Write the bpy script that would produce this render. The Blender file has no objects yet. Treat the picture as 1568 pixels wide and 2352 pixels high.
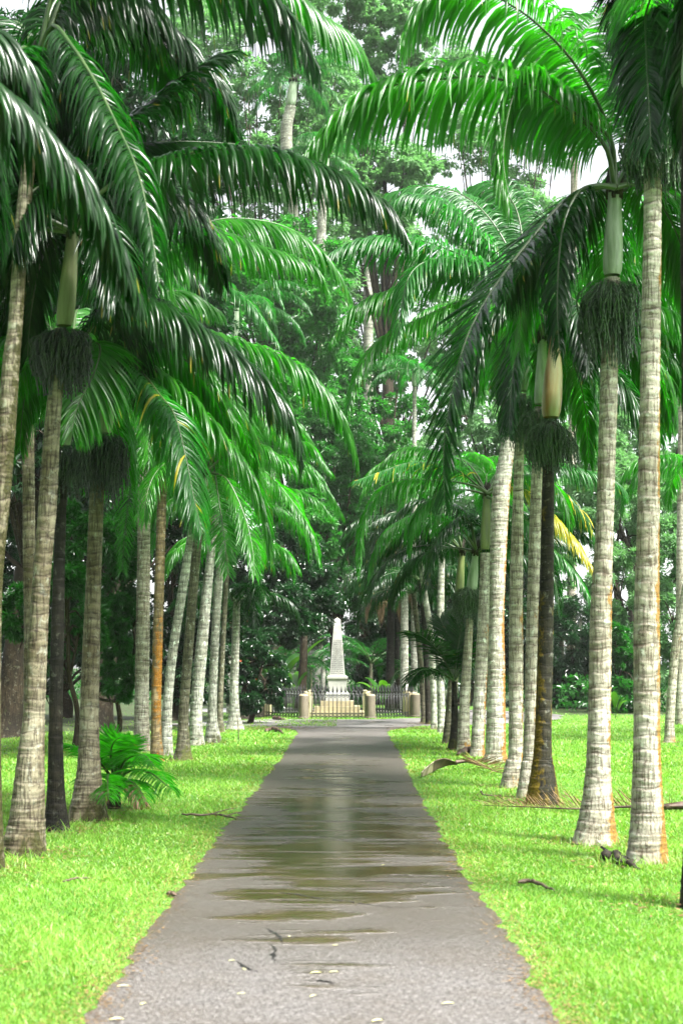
import bpy, math, random
import numpy as np
from mathutils import Vector, Matrix

random.seed(7)
rng = np.random.default_rng(11)
R = math.radians
S = bpy.context.scene
COL = S.collection

# ------------------------------------------------------------------ camera
# photograph measured on a 1568 x 2352 grid: 50 mm lens on a 24 x 36 frame held upright, eye 1.65 m
FW, FH = 1568.0, 2352.0
F = 50.0 / 36.0 * FH
HC = 1.65
HORIZON = 1527.0
PITCH = math.atan((HORIZON - FH / 2) / F)
cp, sp_ = math.cos(PITCH), math.sin(PITCH)


def P(px, py, D):
    """World point seen at (px, py) whose distance along +Y is D."""
    u = (px - FW / 2) / F
    v = (FH / 2 - py) / F
    dx, dy, dz = u, cp - v * sp_, sp_ + v * cp
    k = D / dy
    return np.array([dx * k, D, HC + dz * k])


def G(px, py):
    """Ground point (z = 0) seen at (px, py)."""
    u = (px - FW / 2) / F
    v = (FH / 2 - py) / F
    dx, dy, dz = u, cp - v * sp_, sp_ + v * cp
    k = -HC / dz
    return np.array([dx * k, dy * k, 0.0])


cam = bpy.data.cameras.new('camera')
cam.sensor_fit = 'VERTICAL'
cam.sensor_height = 36.0
cam.sensor_width = 24.0
cam.lens = 50.0
cam.clip_end = 2000.0
cam.dof.use_dof = True
cam.dof.focus_distance = 27.0
cam.dof.aperture_fstop = 3.2
co = bpy.data.objects.new('camera', cam)
co.location = (0, 0, HC)
co.rotation_euler = (R(90) + PITCH, 0, 0)
COL.objects.link(co)
S.camera = co

# ------------------------------------------------------------------ mesh helpers


def tag(o, label=None, cat=None, group=None, kind=None):
    if label: o['label'] = label
    if cat: o['category'] = cat
    if group: o['group'] = group
    if kind: o['kind'] = kind
    return o


def empty(name, loc, label, cat, group=None):
    o = bpy.data.objects.new(name, None)
    o.location = tuple(float(c) for c in loc)
    o.empty_display_size = 0.2
    COL.objects.link(o)
    return tag(o, label, cat, group)


def raw_mesh(name, V, faces, mats, midx=None, attrs=None, smooth=True):
    """faces: list of int arrays (n x 3 or n x 4)."""
    V = np.asarray(V, dtype=np.float32)
    me = bpy.data.meshes.new(name)
    faces = [np.asarray(f, dtype=np.int32) for f in faces if len(f)]
    loops = np.concatenate([f.ravel() for f in faces])
    sizes = np.concatenate([np.full(len(f), f.shape[1], dtype=np.int32) for f in faces])
    starts = np.concatenate([[0], np.cumsum(sizes)[:-1]]).astype(np.int32)
    me.vertices.add(len(V))
    me.vertices.foreach_set('co', V.ravel())
    me.loops.add(len(loops))
    me.loops.foreach_set('vertex_index', loops)
    me.polygons.add(len(sizes))
    me.polygons.foreach_set('loop_start', starts)
    me.polygons.foreach_set('loop_total', sizes)
    if midx is not None:
        me.polygons.foreach_set('material_index', np.asarray(midx, dtype=np.int32))
    me.polygons.foreach_set('use_smooth', np.full(len(sizes), smooth, dtype=bool))
    for m in (mats if isinstance(mats, (list, tuple)) else [mats]):
        me.materials.append(m)
    for k, a in (attrs or {}).items():
        at = me.attributes.new(k, 'FLOAT', 'POINT')
        at.data.foreach_set('value', np.asarray(a, dtype=np.float32))
    me.update(calc_edges=True)
    me.validate()
    return me


def link(name, me, parent=None, loc=(0, 0, 0)):
    o = bpy.data.objects.new(name, me)
    COL.objects.link(o)
    o.parent = parent
    o.location = tuple(float(c) for c in loc)
    return o


class MB:
    """Collects quads and triangles of one mesh."""

    def __init__(self):
        self.v, self.q, self.t, self.n = [], [], [], 0

    def add(self, V, quads=None, tris=None):
        V = np.asarray(V, dtype=float).reshape(-1, 3)
        self.v.append(V)
        if quads is not None and len(quads): self.q.append(np.asarray(quads) + self.n)
        if tris is not None and len(tris): self.t.append(np.asarray(tris) + self.n)
        self.n += len(V)

    def box(self, c, s, rz=0.0):
        x, y, z = [k / 2 for k in s]
        V = np.array([[-x, -y, -z], [x, -y, -z], [x, y, -z], [-x, y, -z], [-x, -y, z], [x, -y, z], [x, y, z], [-x, y, z]])
        c_, s_ = math.cos(rz), math.sin(rz)
        V = V @ np.array([[c_, s_, 0], [-s_, c_, 0], [0, 0, 1]]) + np.array(c)
        self.add(V, [[0, 3, 2, 1], [4, 5, 6, 7], [0, 1, 5, 4], [1, 2, 6, 5], [2, 3, 7, 6], [3, 0, 4, 7]])

    def frustum(self, z0, w0, z1, w1, c=(0, 0)):
        a, b = w0 / 2, w1 / 2
        V = [[-a, -a, z0], [a, -a, z0], [a, a, z0], [-a, a, z0], [-b, -b, z1], [b, -b, z1], [b, b, z1], [-b, b, z1]]
        V = np.array(V) + np.array([c[0], c[1], 0])
        self.add(V, [[0, 3, 2, 1], [4, 5, 6, 7], [0, 1, 5, 4], [1, 2, 6, 5], [2, 3, 7, 6], [3, 0, 4, 7]])

    def tube(self, pts, rad, sides=6, cap=True):
        pts = np.asarray(pts, dtype=float)
        n = len(pts)
        rad = np.broadcast_to(np.asarray(rad, dtype=float), (n,))
        T = np.gradient(pts, axis=0)
        T /= np.linalg.norm(T, axis=1, keepdims=True) + 1e-9
        ref = np.array([0.0, 0.0, 1.0]) if abs(T[0][2]) < 0.9 else np.array([0.0, 1.0, 0.0])
        A = np.cross(T, ref)
        A /= np.linalg.norm(A, axis=1, keepdims=True) + 1e-9
        B = np.cross(T, A)
        an = np.linspace(0, 2 * math.pi, sides, endpoint=False)
        V = pts[:, None, :] + rad[:, None, None] * (np.cos(an)[None, :, None] * A[:, None, :] + np.sin(an)[None, :, None] * B[:, None, :])
        q = []
        for i in range(n - 1):
            for j in range(sides):
                k = (j + 1) % sides
                q.append([i * sides + j, i * sides + k, (i + 1) * sides + k, (i + 1) * sides + j])
        V = V.reshape(-1, 3)
        t = []
        if cap:
            V = np.vstack([V, pts[0], pts[-1]])
            for j in range(sides):
                k = (j + 1) % sides
                t.append([n * sides, k, j])
                t.append([n * sides + 1, (n - 1) * sides + j, (n - 1) * sides + k])
        self.add(V, q, t)

    def lathe(self, prof, c=(0, 0, 0), sides=24):
        m = len(prof)
        an = np.linspace(0, 2 * math.pi, sides, endpoint=False)
        V = np.array([[r * math.cos(a) + c[0], r * math.sin(a) + c[1], z + c[2]] for r, z in prof for a in an])
        q = [[i * sides + j, i * sides + (j + 1) % sides, (i + 1) * sides + (j + 1) % sides, (i + 1) * sides + j] for i in range(m - 1) for j in range(sides)]
        self.add(V, q)

    def build(self, name, mat, parent=None, loc=(0, 0, 0), smooth=False, attrs=None):
        V = np.vstack(self.v)
        fs = []
        if self.q: fs.append(np.vstack(self.q))
        if self.t: fs.append(np.vstack(self.t))
        return link(name, raw_mesh(name, V, fs, mat, smooth=smooth, attrs=attrs), parent, loc)


def bevel(o, w=0.01, seg=2):
    m = o.modifiers.new('bevel', 'BEVEL')
    m.width = w
    m.segments = seg
    m.limit_method = 'ANGLE'
    return o


def spline(pts, n):
    """Catmull-Rom through pts, n samples evenly spaced along its length."""
    p = np.asarray(pts, dtype=float)
    if len(p) == 2:
        return p[0] + (p[1] - p[0]) * np.linspace(0, 1, n)[:, None]
    q = np.vstack([2 * p[0] - p[1], p, 2 * p[-1] - p[-2]])
    out = []
    for i in range(1, len(q) - 2):
        t = np.linspace(0, 1, 24, endpoint=False)[:, None]
        a, b, c, d = q[i - 1], q[i], q[i + 1], q[i + 2]
        out.append(0.5 * (2 * b + (c - a) * t + (2 * a - 5 * b + 4 * c - d) * t ** 2 + (-a + 3 * b - 3 * c + d) * t ** 3))
    out = np.vstack(out + [p[-1:]])
    s = np.concatenate([[0], np.cumsum(np.linalg.norm(np.diff(out, axis=0), axis=1))])
    k = np.linspace(0, s[-1], n)
    return np.stack([np.interp(k, s, out[:, j]) for j in range(out.shape[1])], axis=1)


# ------------------------------------------------------------------ materials
class NT:
    def __init__(self, name):
        self.m = bpy.data.materials.new(name)
        self.m.use_nodes = True
        self.t = self.m.node_tree
        self.t.nodes.clear()
        self.out = self.t.nodes.new('ShaderNodeOutputMaterial')

    def n(self, typ, **kw):
        nd = self.t.nodes.new(typ)
        for k, v in kw.items():
            setattr(nd, k, v)
        return nd

    def l(self, a, b):
        self.t.links.new(a, b)

    def setin(self, sock, v):
        if isinstance(v, bpy.types.NodeSocket): self.l(v, sock)
        elif isinstance(v, (tuple, list)) and len(v) == 3 and sock.type == 'RGBA': sock.default_value = (*v, 1)
        else: sock.default_value = v

    def attr(self, name):
        return self.n('ShaderNodeAttribute', attribute_name=name).outputs['Fac']

    def obj(self):
        return self.n('ShaderNodeTexCoord').outputs['Object']

    def rnd(self):
        return self.n('ShaderNodeObjectInfo').outputs['Random']

    def noise(self, vec, scale, detail=3, rough=0.55, stretch=None, dist=0.0):
        if stretch:
            mp = self.n('ShaderNodeMapping')
            mp.inputs['Scale'].default_value = stretch
            self.l(vec, mp.inputs['Vector'])
            vec = mp.outputs['Vector']
        nd = self.n('ShaderNodeTexNoise')
        self.l(vec, nd.inputs['Vector'])
        nd.inputs['Scale'].default_value = scale
        nd.inputs['Detail'].default_value = detail
        nd.inputs['Roughness'].default_value = rough
        nd.inputs['Distortion'].default_value = dist
        return nd.outputs['Fac']

    def ramp(self, fac, lo, hi, a=0.0, b=1.0):
        mr = self.n('ShaderNodeMapRange', interpolation_type='SMOOTHSTEP')
        self.setin(mr.inputs['Value'], fac)
        for k, v in zip(('From Min', 'From Max', 'To Min', 'To Max'), (lo, hi, a, b)):
            self.setin(mr.inputs[k], v)
        return mr.outputs['Result']

    def math(self, op, a, b=None):
        nd = self.n('ShaderNodeMath', operation=op)
        self.setin(nd.inputs[0], a)
        if b is not None: self.setin(nd.inputs[1], b)
        return nd.outputs[0]

    def mix(self, fac, a, b):
        nd = self.n('ShaderNodeMix', data_type='RGBA')
        self.setin(nd.inputs[0], fac)
        self.setin(nd.inputs[6], a)
        self.setin(nd.inputs[7], b)
        return nd.outputs[2]

    def bump(self, h, strength=0.5, dist=0.01):
        nd = self.n('ShaderNodeBump')
        nd.inputs['Strength'].default_value = strength
        nd.inputs['Distance'].default_value = dist
        self.l(h, nd.inputs['Height'])
        return nd.outputs['Normal']

    def principled(self, col, rough=0.6, spec=0.5, normal=None, **kw):
        b = self.n('ShaderNodeBsdfPrincipled')
        self.setin(b.inputs['Base Color'], col)
        self.setin(b.inputs['Roughness'], rough)
        self.setin(b.inputs['Specular IOR Level'], spec)
        if normal is not None: self.l(normal, b.inputs['Normal'])
        for k, v in kw.items(): self.setin(b.inputs[k], v)
        return b

    def done(self, sh):
        self.l(sh, self.out.inputs['Surface'])
        return self.m


def leaf_mat(name, dark, light, trans, tw=0.35, rough=0.3, spec=0.5, yellow=None):
    """Leaf: glossy wet face plus light coming through; 'tint' per leaf, optional yellowing."""
    k = NT(name)
    t = k.attr('tint')
    c = k.mix(t, dark, light)
    tc = k.mix(t, tuple(x * 0.8 for x in trans), tuple(min(1, x * 1.2) for x in trans))
    if yellow:
        y = k.attr('dry')
        c = k.mix(y, c, yellow)
        tc = k.mix(y, tc, yellow)
    b = k.principled(c, rough, spec)
    tr = k.n('ShaderNodeBsdfTranslucent')
    k.setin(tr.inputs['Color'], tc)
    ms = k.n('ShaderNodeMixShader')
    ms.inputs[0].default_value = tw
    k.l(b.outputs[0], ms.inputs[1])
    k.l(tr.outputs[0], ms.inputs[2])
    return k.done(ms.outputs[0])


def simple_mat(name, a, b, scale=8.0, rough=0.7, spec=0.4, bumps=0.3, bscale=60.0, bd=0.004, stretch=None):
    k = NT(name)
    o = k.obj()
    n1 = k.noise(o, scale, 5, 0.6, stretch)
    n2 = k.noise(o, bscale, 4, 0.6)
    col = k.mix(k.ramp(n1, 0.35, 0.65), a, b)
    return k.done(k.principled(col, rough, spec, k.bump(n2, bumps, bd)).outputs[0])


def trunk_mat(name, pale, mid, dark, moss, lichen=(0.55, 0.6, 0.5), lich=0.25, fiss=1.0):
    k = NT(name)
    o = k.obj()
    big = k.noise(o, 2.2, 4, 0.6, (1, 1, 0.6))
    fis = k.noise(o, 9.0, 4, 0.65, (6, 6, 0.5))
    fine = k.noise(o, 45.0, 3, 0.6)
    spots = k.noise(o, 13.0, 5, 0.7, (1, 1, 0.8), 0.4)
    col = k.mix(k.ramp(big, 0.36, 0.62), pale, mid)
    col = k.mix(k.math('MULTIPLY', k.ramp(fis, 0.47, 0.62), 0.7 * fiss), col, dark)
    col = k.mix(k.ramp(spots, 0.56, 0.64, 0, lich * 2), col, lichen)
    col = k.mix(k.math('MULTIPLY', k.ramp(k.noise(o, 16.0, 5, 0.75, (1, 1, 1.6), 0.5), 0.54, 0.64), 0.7), col, dark)
    mo = k.attr('moss')
    patchy = k.math('ADD', k.math('MULTIPLY', spots, 0.5), k.math('MULTIPLY', k.noise(o, 5.0, 4, 0.7, (1, 1, 0.5)), 0.5))
    mm = k.ramp(k.math('ADD', mo, k.math('MULTIPLY', k.math('SUBTRACT', patchy, 0.5), 4.2)), 0.45, 0.80, 0.0, 0.88)
    mcol = k.mix(k.ramp(fine, 0.35, 0.65), moss, tuple(x * 0.45 for x in moss))
    rg = k.attr('ring')
    rgn = k.math('MULTIPLY', rg, k.ramp(k.noise(o, 12.0, 4, 0.7), 0.35, 0.5, 0.7, 1.0))
    col = k.mix(rgn, col, tuple(x * 0.7 for x in dark))
    col = k.mix(mm, col, mcol)
    h = k.math('ADD', k.math('MULTIPLY', fis, 0.6), k.math('MULTIPLY', fine, 0.4))
    h = k.math('SUBTRACT', h, k.math('MULTIPLY', rg, 0.8))
    return k.done(k.principled(col, k.ramp(fine, 0.3, 0.7, 0.6, 0.85), 0.12, k.bump(h, 0.8, 0.014)).outputs[0])


M = {}
GREEN_D, GREEN_L = (0.006, 0.046, 0.003), (0.030, 0.150, 0.007)
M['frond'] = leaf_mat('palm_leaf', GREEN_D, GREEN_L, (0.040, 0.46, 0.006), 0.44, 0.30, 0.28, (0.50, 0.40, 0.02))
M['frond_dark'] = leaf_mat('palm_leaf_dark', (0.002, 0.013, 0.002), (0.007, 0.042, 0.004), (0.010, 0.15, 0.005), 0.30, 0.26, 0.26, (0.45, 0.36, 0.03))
M['frond_far'] = leaf_mat('palm_leaf_far', (0.008, 0.055, 0.010), (0.025, 0.125, 0.018), (0.03, 0.32, 0.02), 0.40, 0.32, 0.32, (0.62, 0.50, 0.03))
M['rachis'] = simple_mat('leaf_stalk', (0.016, 0.045, 0.007), (0.040, 0.070, 0.016), 6, 0.4, 0.45)
M['dead'] = leaf_mat('dead_leaf', (0.07, 0.045, 0.022), (0.20, 0.13, 0.06), (0.2, 0.12, 0.05), 0.15, 0.6, 0.3)
M['dead_stalk'] = simple_mat('dead_stalk', (0.035, 0.020, 0.012), (0.085, 0.055, 0.035), 8, 0.6, 0.4)
M['sheath'] = simple_mat('sheath_pale', (0.36, 0.31, 0.22), (0.12, 0.08, 0.045), 9, 0.5, 0.4, 0.3, 40, 0.004, (1, 1, 0.3))
M['twig'] = simple_mat('twig', (0.05, 0.035, 0.022), (0.10, 0.075, 0.05), 14, 0.7, 0.3)
M['shaft'] = simple_mat('crownshaft_grey_green', (0.29, 0.35, 0.26), (0.12, 0.18, 0.09), 4.0, 0.42, 0.45, 0.2, 30, 0.003, (3, 3, 0.35))
M['shaft_olive'] = simple_mat('crownshaft_olive', (0.12, 0.15, 0.045), (0.06, 0.085, 0.022), 3.0, 0.4, 0.5, 0.2, 30, 0.003, (3, 3, 0.35))
M['shaft_tan'] = simple_mat('crownshaft_tan', (0.18, 0.20, 0.095), (0.085, 0.105, 0.04), 3.5, 0.42, 0.4, 0.2, 30, 0.003, (3, 3, 0.35))
M['shaft_rust'] = simple_mat('crownshaft_rust', (0.30, 0.30, 0.16), (0.22, 0.11, 0.02), 2.6, 0.4, 0.5, 0.2, 30, 0.003, (3, 3, 0.25))
M['collar'] = simple_mat('fibre_collar', (0.010, 0.010, 0.008), (0.035, 0.028, 0.018), 20, 0.8, 0.2)
M['fruit'] = simple_mat('fruit_green', (0.003, 0.012, 0.003), (0.012, 0.036, 0.007), 22, 0.4, 0.5)
M['fruit_light'] = simple_mat('fruit_light', (0.008, 0.034, 0.006), (0.030, 0.090, 0.014), 22, 0.4, 0.5)
M['tr_pale'] = trunk_mat('bark_pale', (0.47, 0.45, 0.37), (0.29, 0.27, 0.20), (0.045, 0.030, 0.018), (0.24, 0.120, 0.012), lich=0.30)
M['tr_left'] = trunk_mat('bark_bone', (0.27, 0.25, 0.175), (0.115, 0.098, 0.056), (0.020, 0.013, 0.009), (0.035, 0.036, 0.008), lich=0.12)
M['tr_dark'] = trunk_mat('bark_dark', (0.030, 0.026, 0.018), (0.013, 0.013, 0.010), (0.005, 0.005, 0.004), (0.05, 0.055, 0.012), (0.3, 0.32, 0.25), 0.10)
M['tr_rust'] = trunk_mat('bark_rust', (0.040, 0.036, 0.022), (0.018, 0.018, 0.011), (0.006, 0.006, 0.005), (0.125, 0.088, 0.005), (0.4, 0.42, 0.35), 0.12)
M['tr_gold'] = trunk_mat('bark_gold', (0.22, 0.17, 0.09), (0.11, 0.09, 0.04), (0.03, 0.022, 0.012), (0.20, 0.085, 0.005), (0.5, 0.52, 0.42), 0.14)
M['tr_lichen'] = trunk_mat('bark_lichen', (0.42, 0.42, 0.36), (0.27, 0.27, 0.21), (0.045, 0.048, 0.036), (0.05, 0.05, 0.015), (0.60, 0.68, 0.56), 0.5)
M['tr_lichen_or'] = trunk_mat('bark_lichen_orange', (0.46, 0.45, 0.38), (0.29, 0.28, 0.21), (0.05, 0.038, 0.027), (0.27, 0.115, 0.012), (0.62, 0.68, 0.56), 0.42)
M['tr_mossy'] = trunk_mat('bark_mossy', (0.17, 0.16, 0.11), (0.08, 0.08, 0.045), (0.02, 0.018, 0.012), (0.07, 0.08, 0.015), (0.5, 0.55, 0.45), 0.22)
M['bark_tree'] = trunk_mat('bark_tree', (0.045, 0.034, 0.020), (0.020, 0.016, 0.010), (0.006, 0.005, 0.004), (0.05, 0.06, 0.02), (0.3, 0.3, 0.22), 0.1, 1.0)
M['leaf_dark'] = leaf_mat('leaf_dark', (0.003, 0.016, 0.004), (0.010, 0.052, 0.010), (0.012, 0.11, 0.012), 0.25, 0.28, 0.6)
M['leaf_mid'] = leaf_mat('leaf_mid', (0.005, 0.034, 0.005), (0.026, 0.125, 0.014), (0.025, 0.26, 0.012), 0.36, 0.3, 0.55)
M['leaf_light'] = leaf_mat('leaf_light', (0.012, 0.070, 0.012), (0.060, 0.220, 0.034), (0.05, 0.36, 0.025), 0.38, 0.35, 0.5)
M['leaf_painted_haze'] = leaf_mat('leaf_painted_haze', (0.050, 0.130, 0.050), (0.185, 0.335, 0.150), (0.16, 0.42, 0.10), 0.44, 0.4, 0.4)  # paleness of distant haze put into the leaf colour
M['leaf_big'] = leaf_mat('leaf_big', (0.018, 0.080, 0.008), (0.055, 0.17, 0.012), (0.08, 0.26, 0.010), 0.36, 0.3, 0.5)
M['flower'] = simple_mat('flower_red', (0.30, 0.03, 0.012), (0.36, 0.07, 0.02), 10, 0.5)
M['grass'] = leaf_mat('grass_blade', (0.036, 0.120, 0.008), (0.26, 0.46, 0.075), (0.20, 0.50, 0.02), 0.40, 0.42, 0.4, (0.34, 0.28, 0.08))


def stone_mat(name, a, b, stain, speck=0.0):
    k = NT(name)
    o = k.obj()
    n1 = k.noise(o, 3.0, 5, 0.6)
    n2 = k.noise(o, 5.0, 5, 0.65, (2.5, 2.5, 0.4))
    n3 = k.noise(o, 70.0, 3, 0.6)
    col = k.mix(k.ramp(n1, 0.3, 0.7), a, b)
    col = k.mix(k.ramp(n2, 0.55, 0.75, 0, 0.6), col, stain)
    if speck: col = k.mix(k.ramp(n3, 0.5, 0.68, 0, speck), col, tuple(x * 0.35 for x in b))
    return k.done(k.principled(col, 0.65, 0.4, k.bump(n3, 0.35, 0.006)).outputs[0])


M['marble'] = stone_mat('white_stone', (0.34, 0.34, 0.30), (0.23, 0.235, 0.21), (0.13, 0.12, 0.055))
M['sandstone'] = stone_mat('cream_stone', (0.33, 0.28, 0.165), (0.23, 0.20, 0.12), (0.14, 0.12, 0.07))
M['bollard'] = stone_mat('grey_stone', (0.17, 0.142, 0.098), (0.115, 0.098, 0.070), (0.05, 0.043, 0.030), 0.6)
M['iron'] = simple_mat('black_iron', (0.010, 0.011, 0.012), (0.022, 0.022, 0.022), 20, 0.4, 0.5)
M['ink'] = simple_mat('letter_lead', (0.03, 0.03, 0.03), (0.05, 0.05, 0.05), 20, 0.6, 0.3)

# ground, path, road
k = NT('ground_turf')
o_ = k.n('ShaderNodeNewGeometry').outputs['Position']
n1 = k.noise(o_, 0.35, 4, 0.6)
n2 = k.noise(o_, 6.0, 5, 0.7)
n3 = k.noise(o_, 60.0, 3, 0.7)
col = k.mix(k.ramp(n2, 0.3, 0.7), (0.045, 0.15, 0.012), (0.11, 0.27, 0.03))
col = k.mix(k.ramp(n3, 0.4, 0.7, 0, 0.6), col, (0.06, 0.07, 0.02))
col = k.mix(k.ramp(n1, 0.56, 0.72, 0, 0.7), col, (0.15, 0.17, 0.05))
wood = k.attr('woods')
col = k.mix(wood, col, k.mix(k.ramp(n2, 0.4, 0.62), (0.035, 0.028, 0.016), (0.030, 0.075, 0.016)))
M['ground'] = k.done(k.principled(col, 0.75, 0.25, k.bump(n3, 0.6, 0.02)).outputs[0])

k = NT('wet_path')
o_ = k.obj()
xa = k.attr('across')                      # 0 in the middle of the path, 1 at its edge
pud = k.noise(o_, 0.95, 3, 0.5, (0.55, 1.25, 1), 0.3)
pud2 = k.noise(o_, 2.2, 4, 0.55, (0.45, 1.5, 1), 0.35)
wob = k.math('ADD', k.math('MULTIPLY', pud, 0.45), k.math('MULTIPLY', pud2, 0.55))
wob = k.math('ADD', wob, k.math('SUBTRACT', k.attr('wet'), k.math('MULTIPLY', xa, 0.13)))
band = k.ramp(k.noise(o_, 2.6, 3, 0.5, (0.22, 1.9, 1), 0.3), 0.55, 0.68, 0, 0.85)
mask = k.math('MULTIPLY', k.ramp(wob, 0.445, 0.565), k.math('SUBTRACT', 1.0, band))
agg = k.noise(o_, 85.0, 4, 0.8)
agg2 = k.noise(o_, 30.0, 5, 0.75)
rip = k.noise(o_, 16.0, 3, 0.6)
big = k.noise(o_, 1.4, 4, 0.6)
dry = k.mix(k.ramp(agg, 0.38, 0.66), (0.165, 0.152, 0.146), (0.020, 0.018, 0.016))
dry = k.mix(k.ramp(big, 0.35, 0.7, 0, 0.6), dry, (0.075, 0.060, 0.046))
dry = k.mix(k.ramp(agg2, 0.50, 0.60, 0, 0.72), dry, (0.032, 0.028, 0.026))
dry = k.mix(k.ramp(k.noise(o_, 42.0, 4, 0.8), 0.54, 0.64, 0, 0.6), dry, (0.36, 0.34, 0.33))
dry = k.mix(k.ramp(k.math('ADD', xa, k.math('MULTIPLY', agg2, 0.25)), 1.06, 1.18, 0, 0.8), dry, (0.075, 0.048, 0.028))
wetc = k.mix(k.ramp(big, 0.35, 0.65), (0.030, 0.024, 0.009), (0.050, 0.037, 0.015))
far_ = k.ramp(k.attr('wet'), -0.10, -0.02)
dry = k.mix(k.math('MULTIPLY', far_, 0.55), dry, (0.045, 0.036, 0.026))
col = k.mix(mask, dry, wetc)
spc = k.mix(mask, k.ramp(agg, 0.4, 0.62, 1.0, 0.4), (0.6, 0.6, 0.6))
rgh = k.ramp(mask, 0.0, 1.0, k.ramp(far_, 0, 1, 0.42, 0.30), 0.09)
bs = k.n('ShaderNodeBump')
k.setin(bs.inputs['Strength'], k.ramp(mask, 0.0, 1.0, 1.0, 0.06))
bs.inputs['Distance'].default_value = 0.010
k.l(k.math('ADD', k.math('ADD', agg, k.math('MULTIPLY', agg2, 0.6)), k.math('MULTIPLY', mask, k.math('MULTIPLY', rip, 12.0))), bs.inputs['Height'])
M['path'] = k.done(k.principled(col, rgh, spc, bs.outputs['Normal']).outputs[0])

k = NT('wet_road')
o_ = k.obj()
agg = k.noise(o_, 60.0, 3, 0.7)
big = k.noise(o_, 0.7, 5, 0.6)
col = k.mix(k.ramp(big, 0.35, 0.65), (0.20, 0.19, 0.185), (0.10, 0.094, 0.09))
col = k.mix(k.ramp(agg, 0.5, 0.7, 0, 0.5), col, (0.04, 0.035, 0.03))
M['road'] = k.done(k.principled(col, k.ramp(big, 0.4, 0.65, 0.5, 0.22), 0.5, k.bump(agg, 0.6, 0.008)).outputs[0])

# ------------------------------------------------------------------ palm pieces


def frames(Q):
    T = np.gradient(Q, axis=0)
    T /= np.linalg.norm(T, axis=1, keepdims=True) + 1e-9
    up = np.array([0, 0, 1.0])
    N = np.zeros_like(Q)
    n0 = up - T[0] * (up @ T[0])
    if np.linalg.norm(n0) < 0.15:
        ch = Q[-1] - Q[0]
        ch[2] = 0
        n0 = -(ch - T[0] * (ch @ T[0]))
        if np.linalg.norm(n0) < 1e-3: n0 = np.array([0, -1.0, 0])
    N[0] = n0 / np.linalg.norm(n0)
    for i in range(1, len(Q)):
        n = N[i - 1] - T[i] * (N[i - 1] @ T[i])
        N[i] = n / (np.linalg.norm(n) + 1e-9)
    return T, N, np.cross(T, N)


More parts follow.
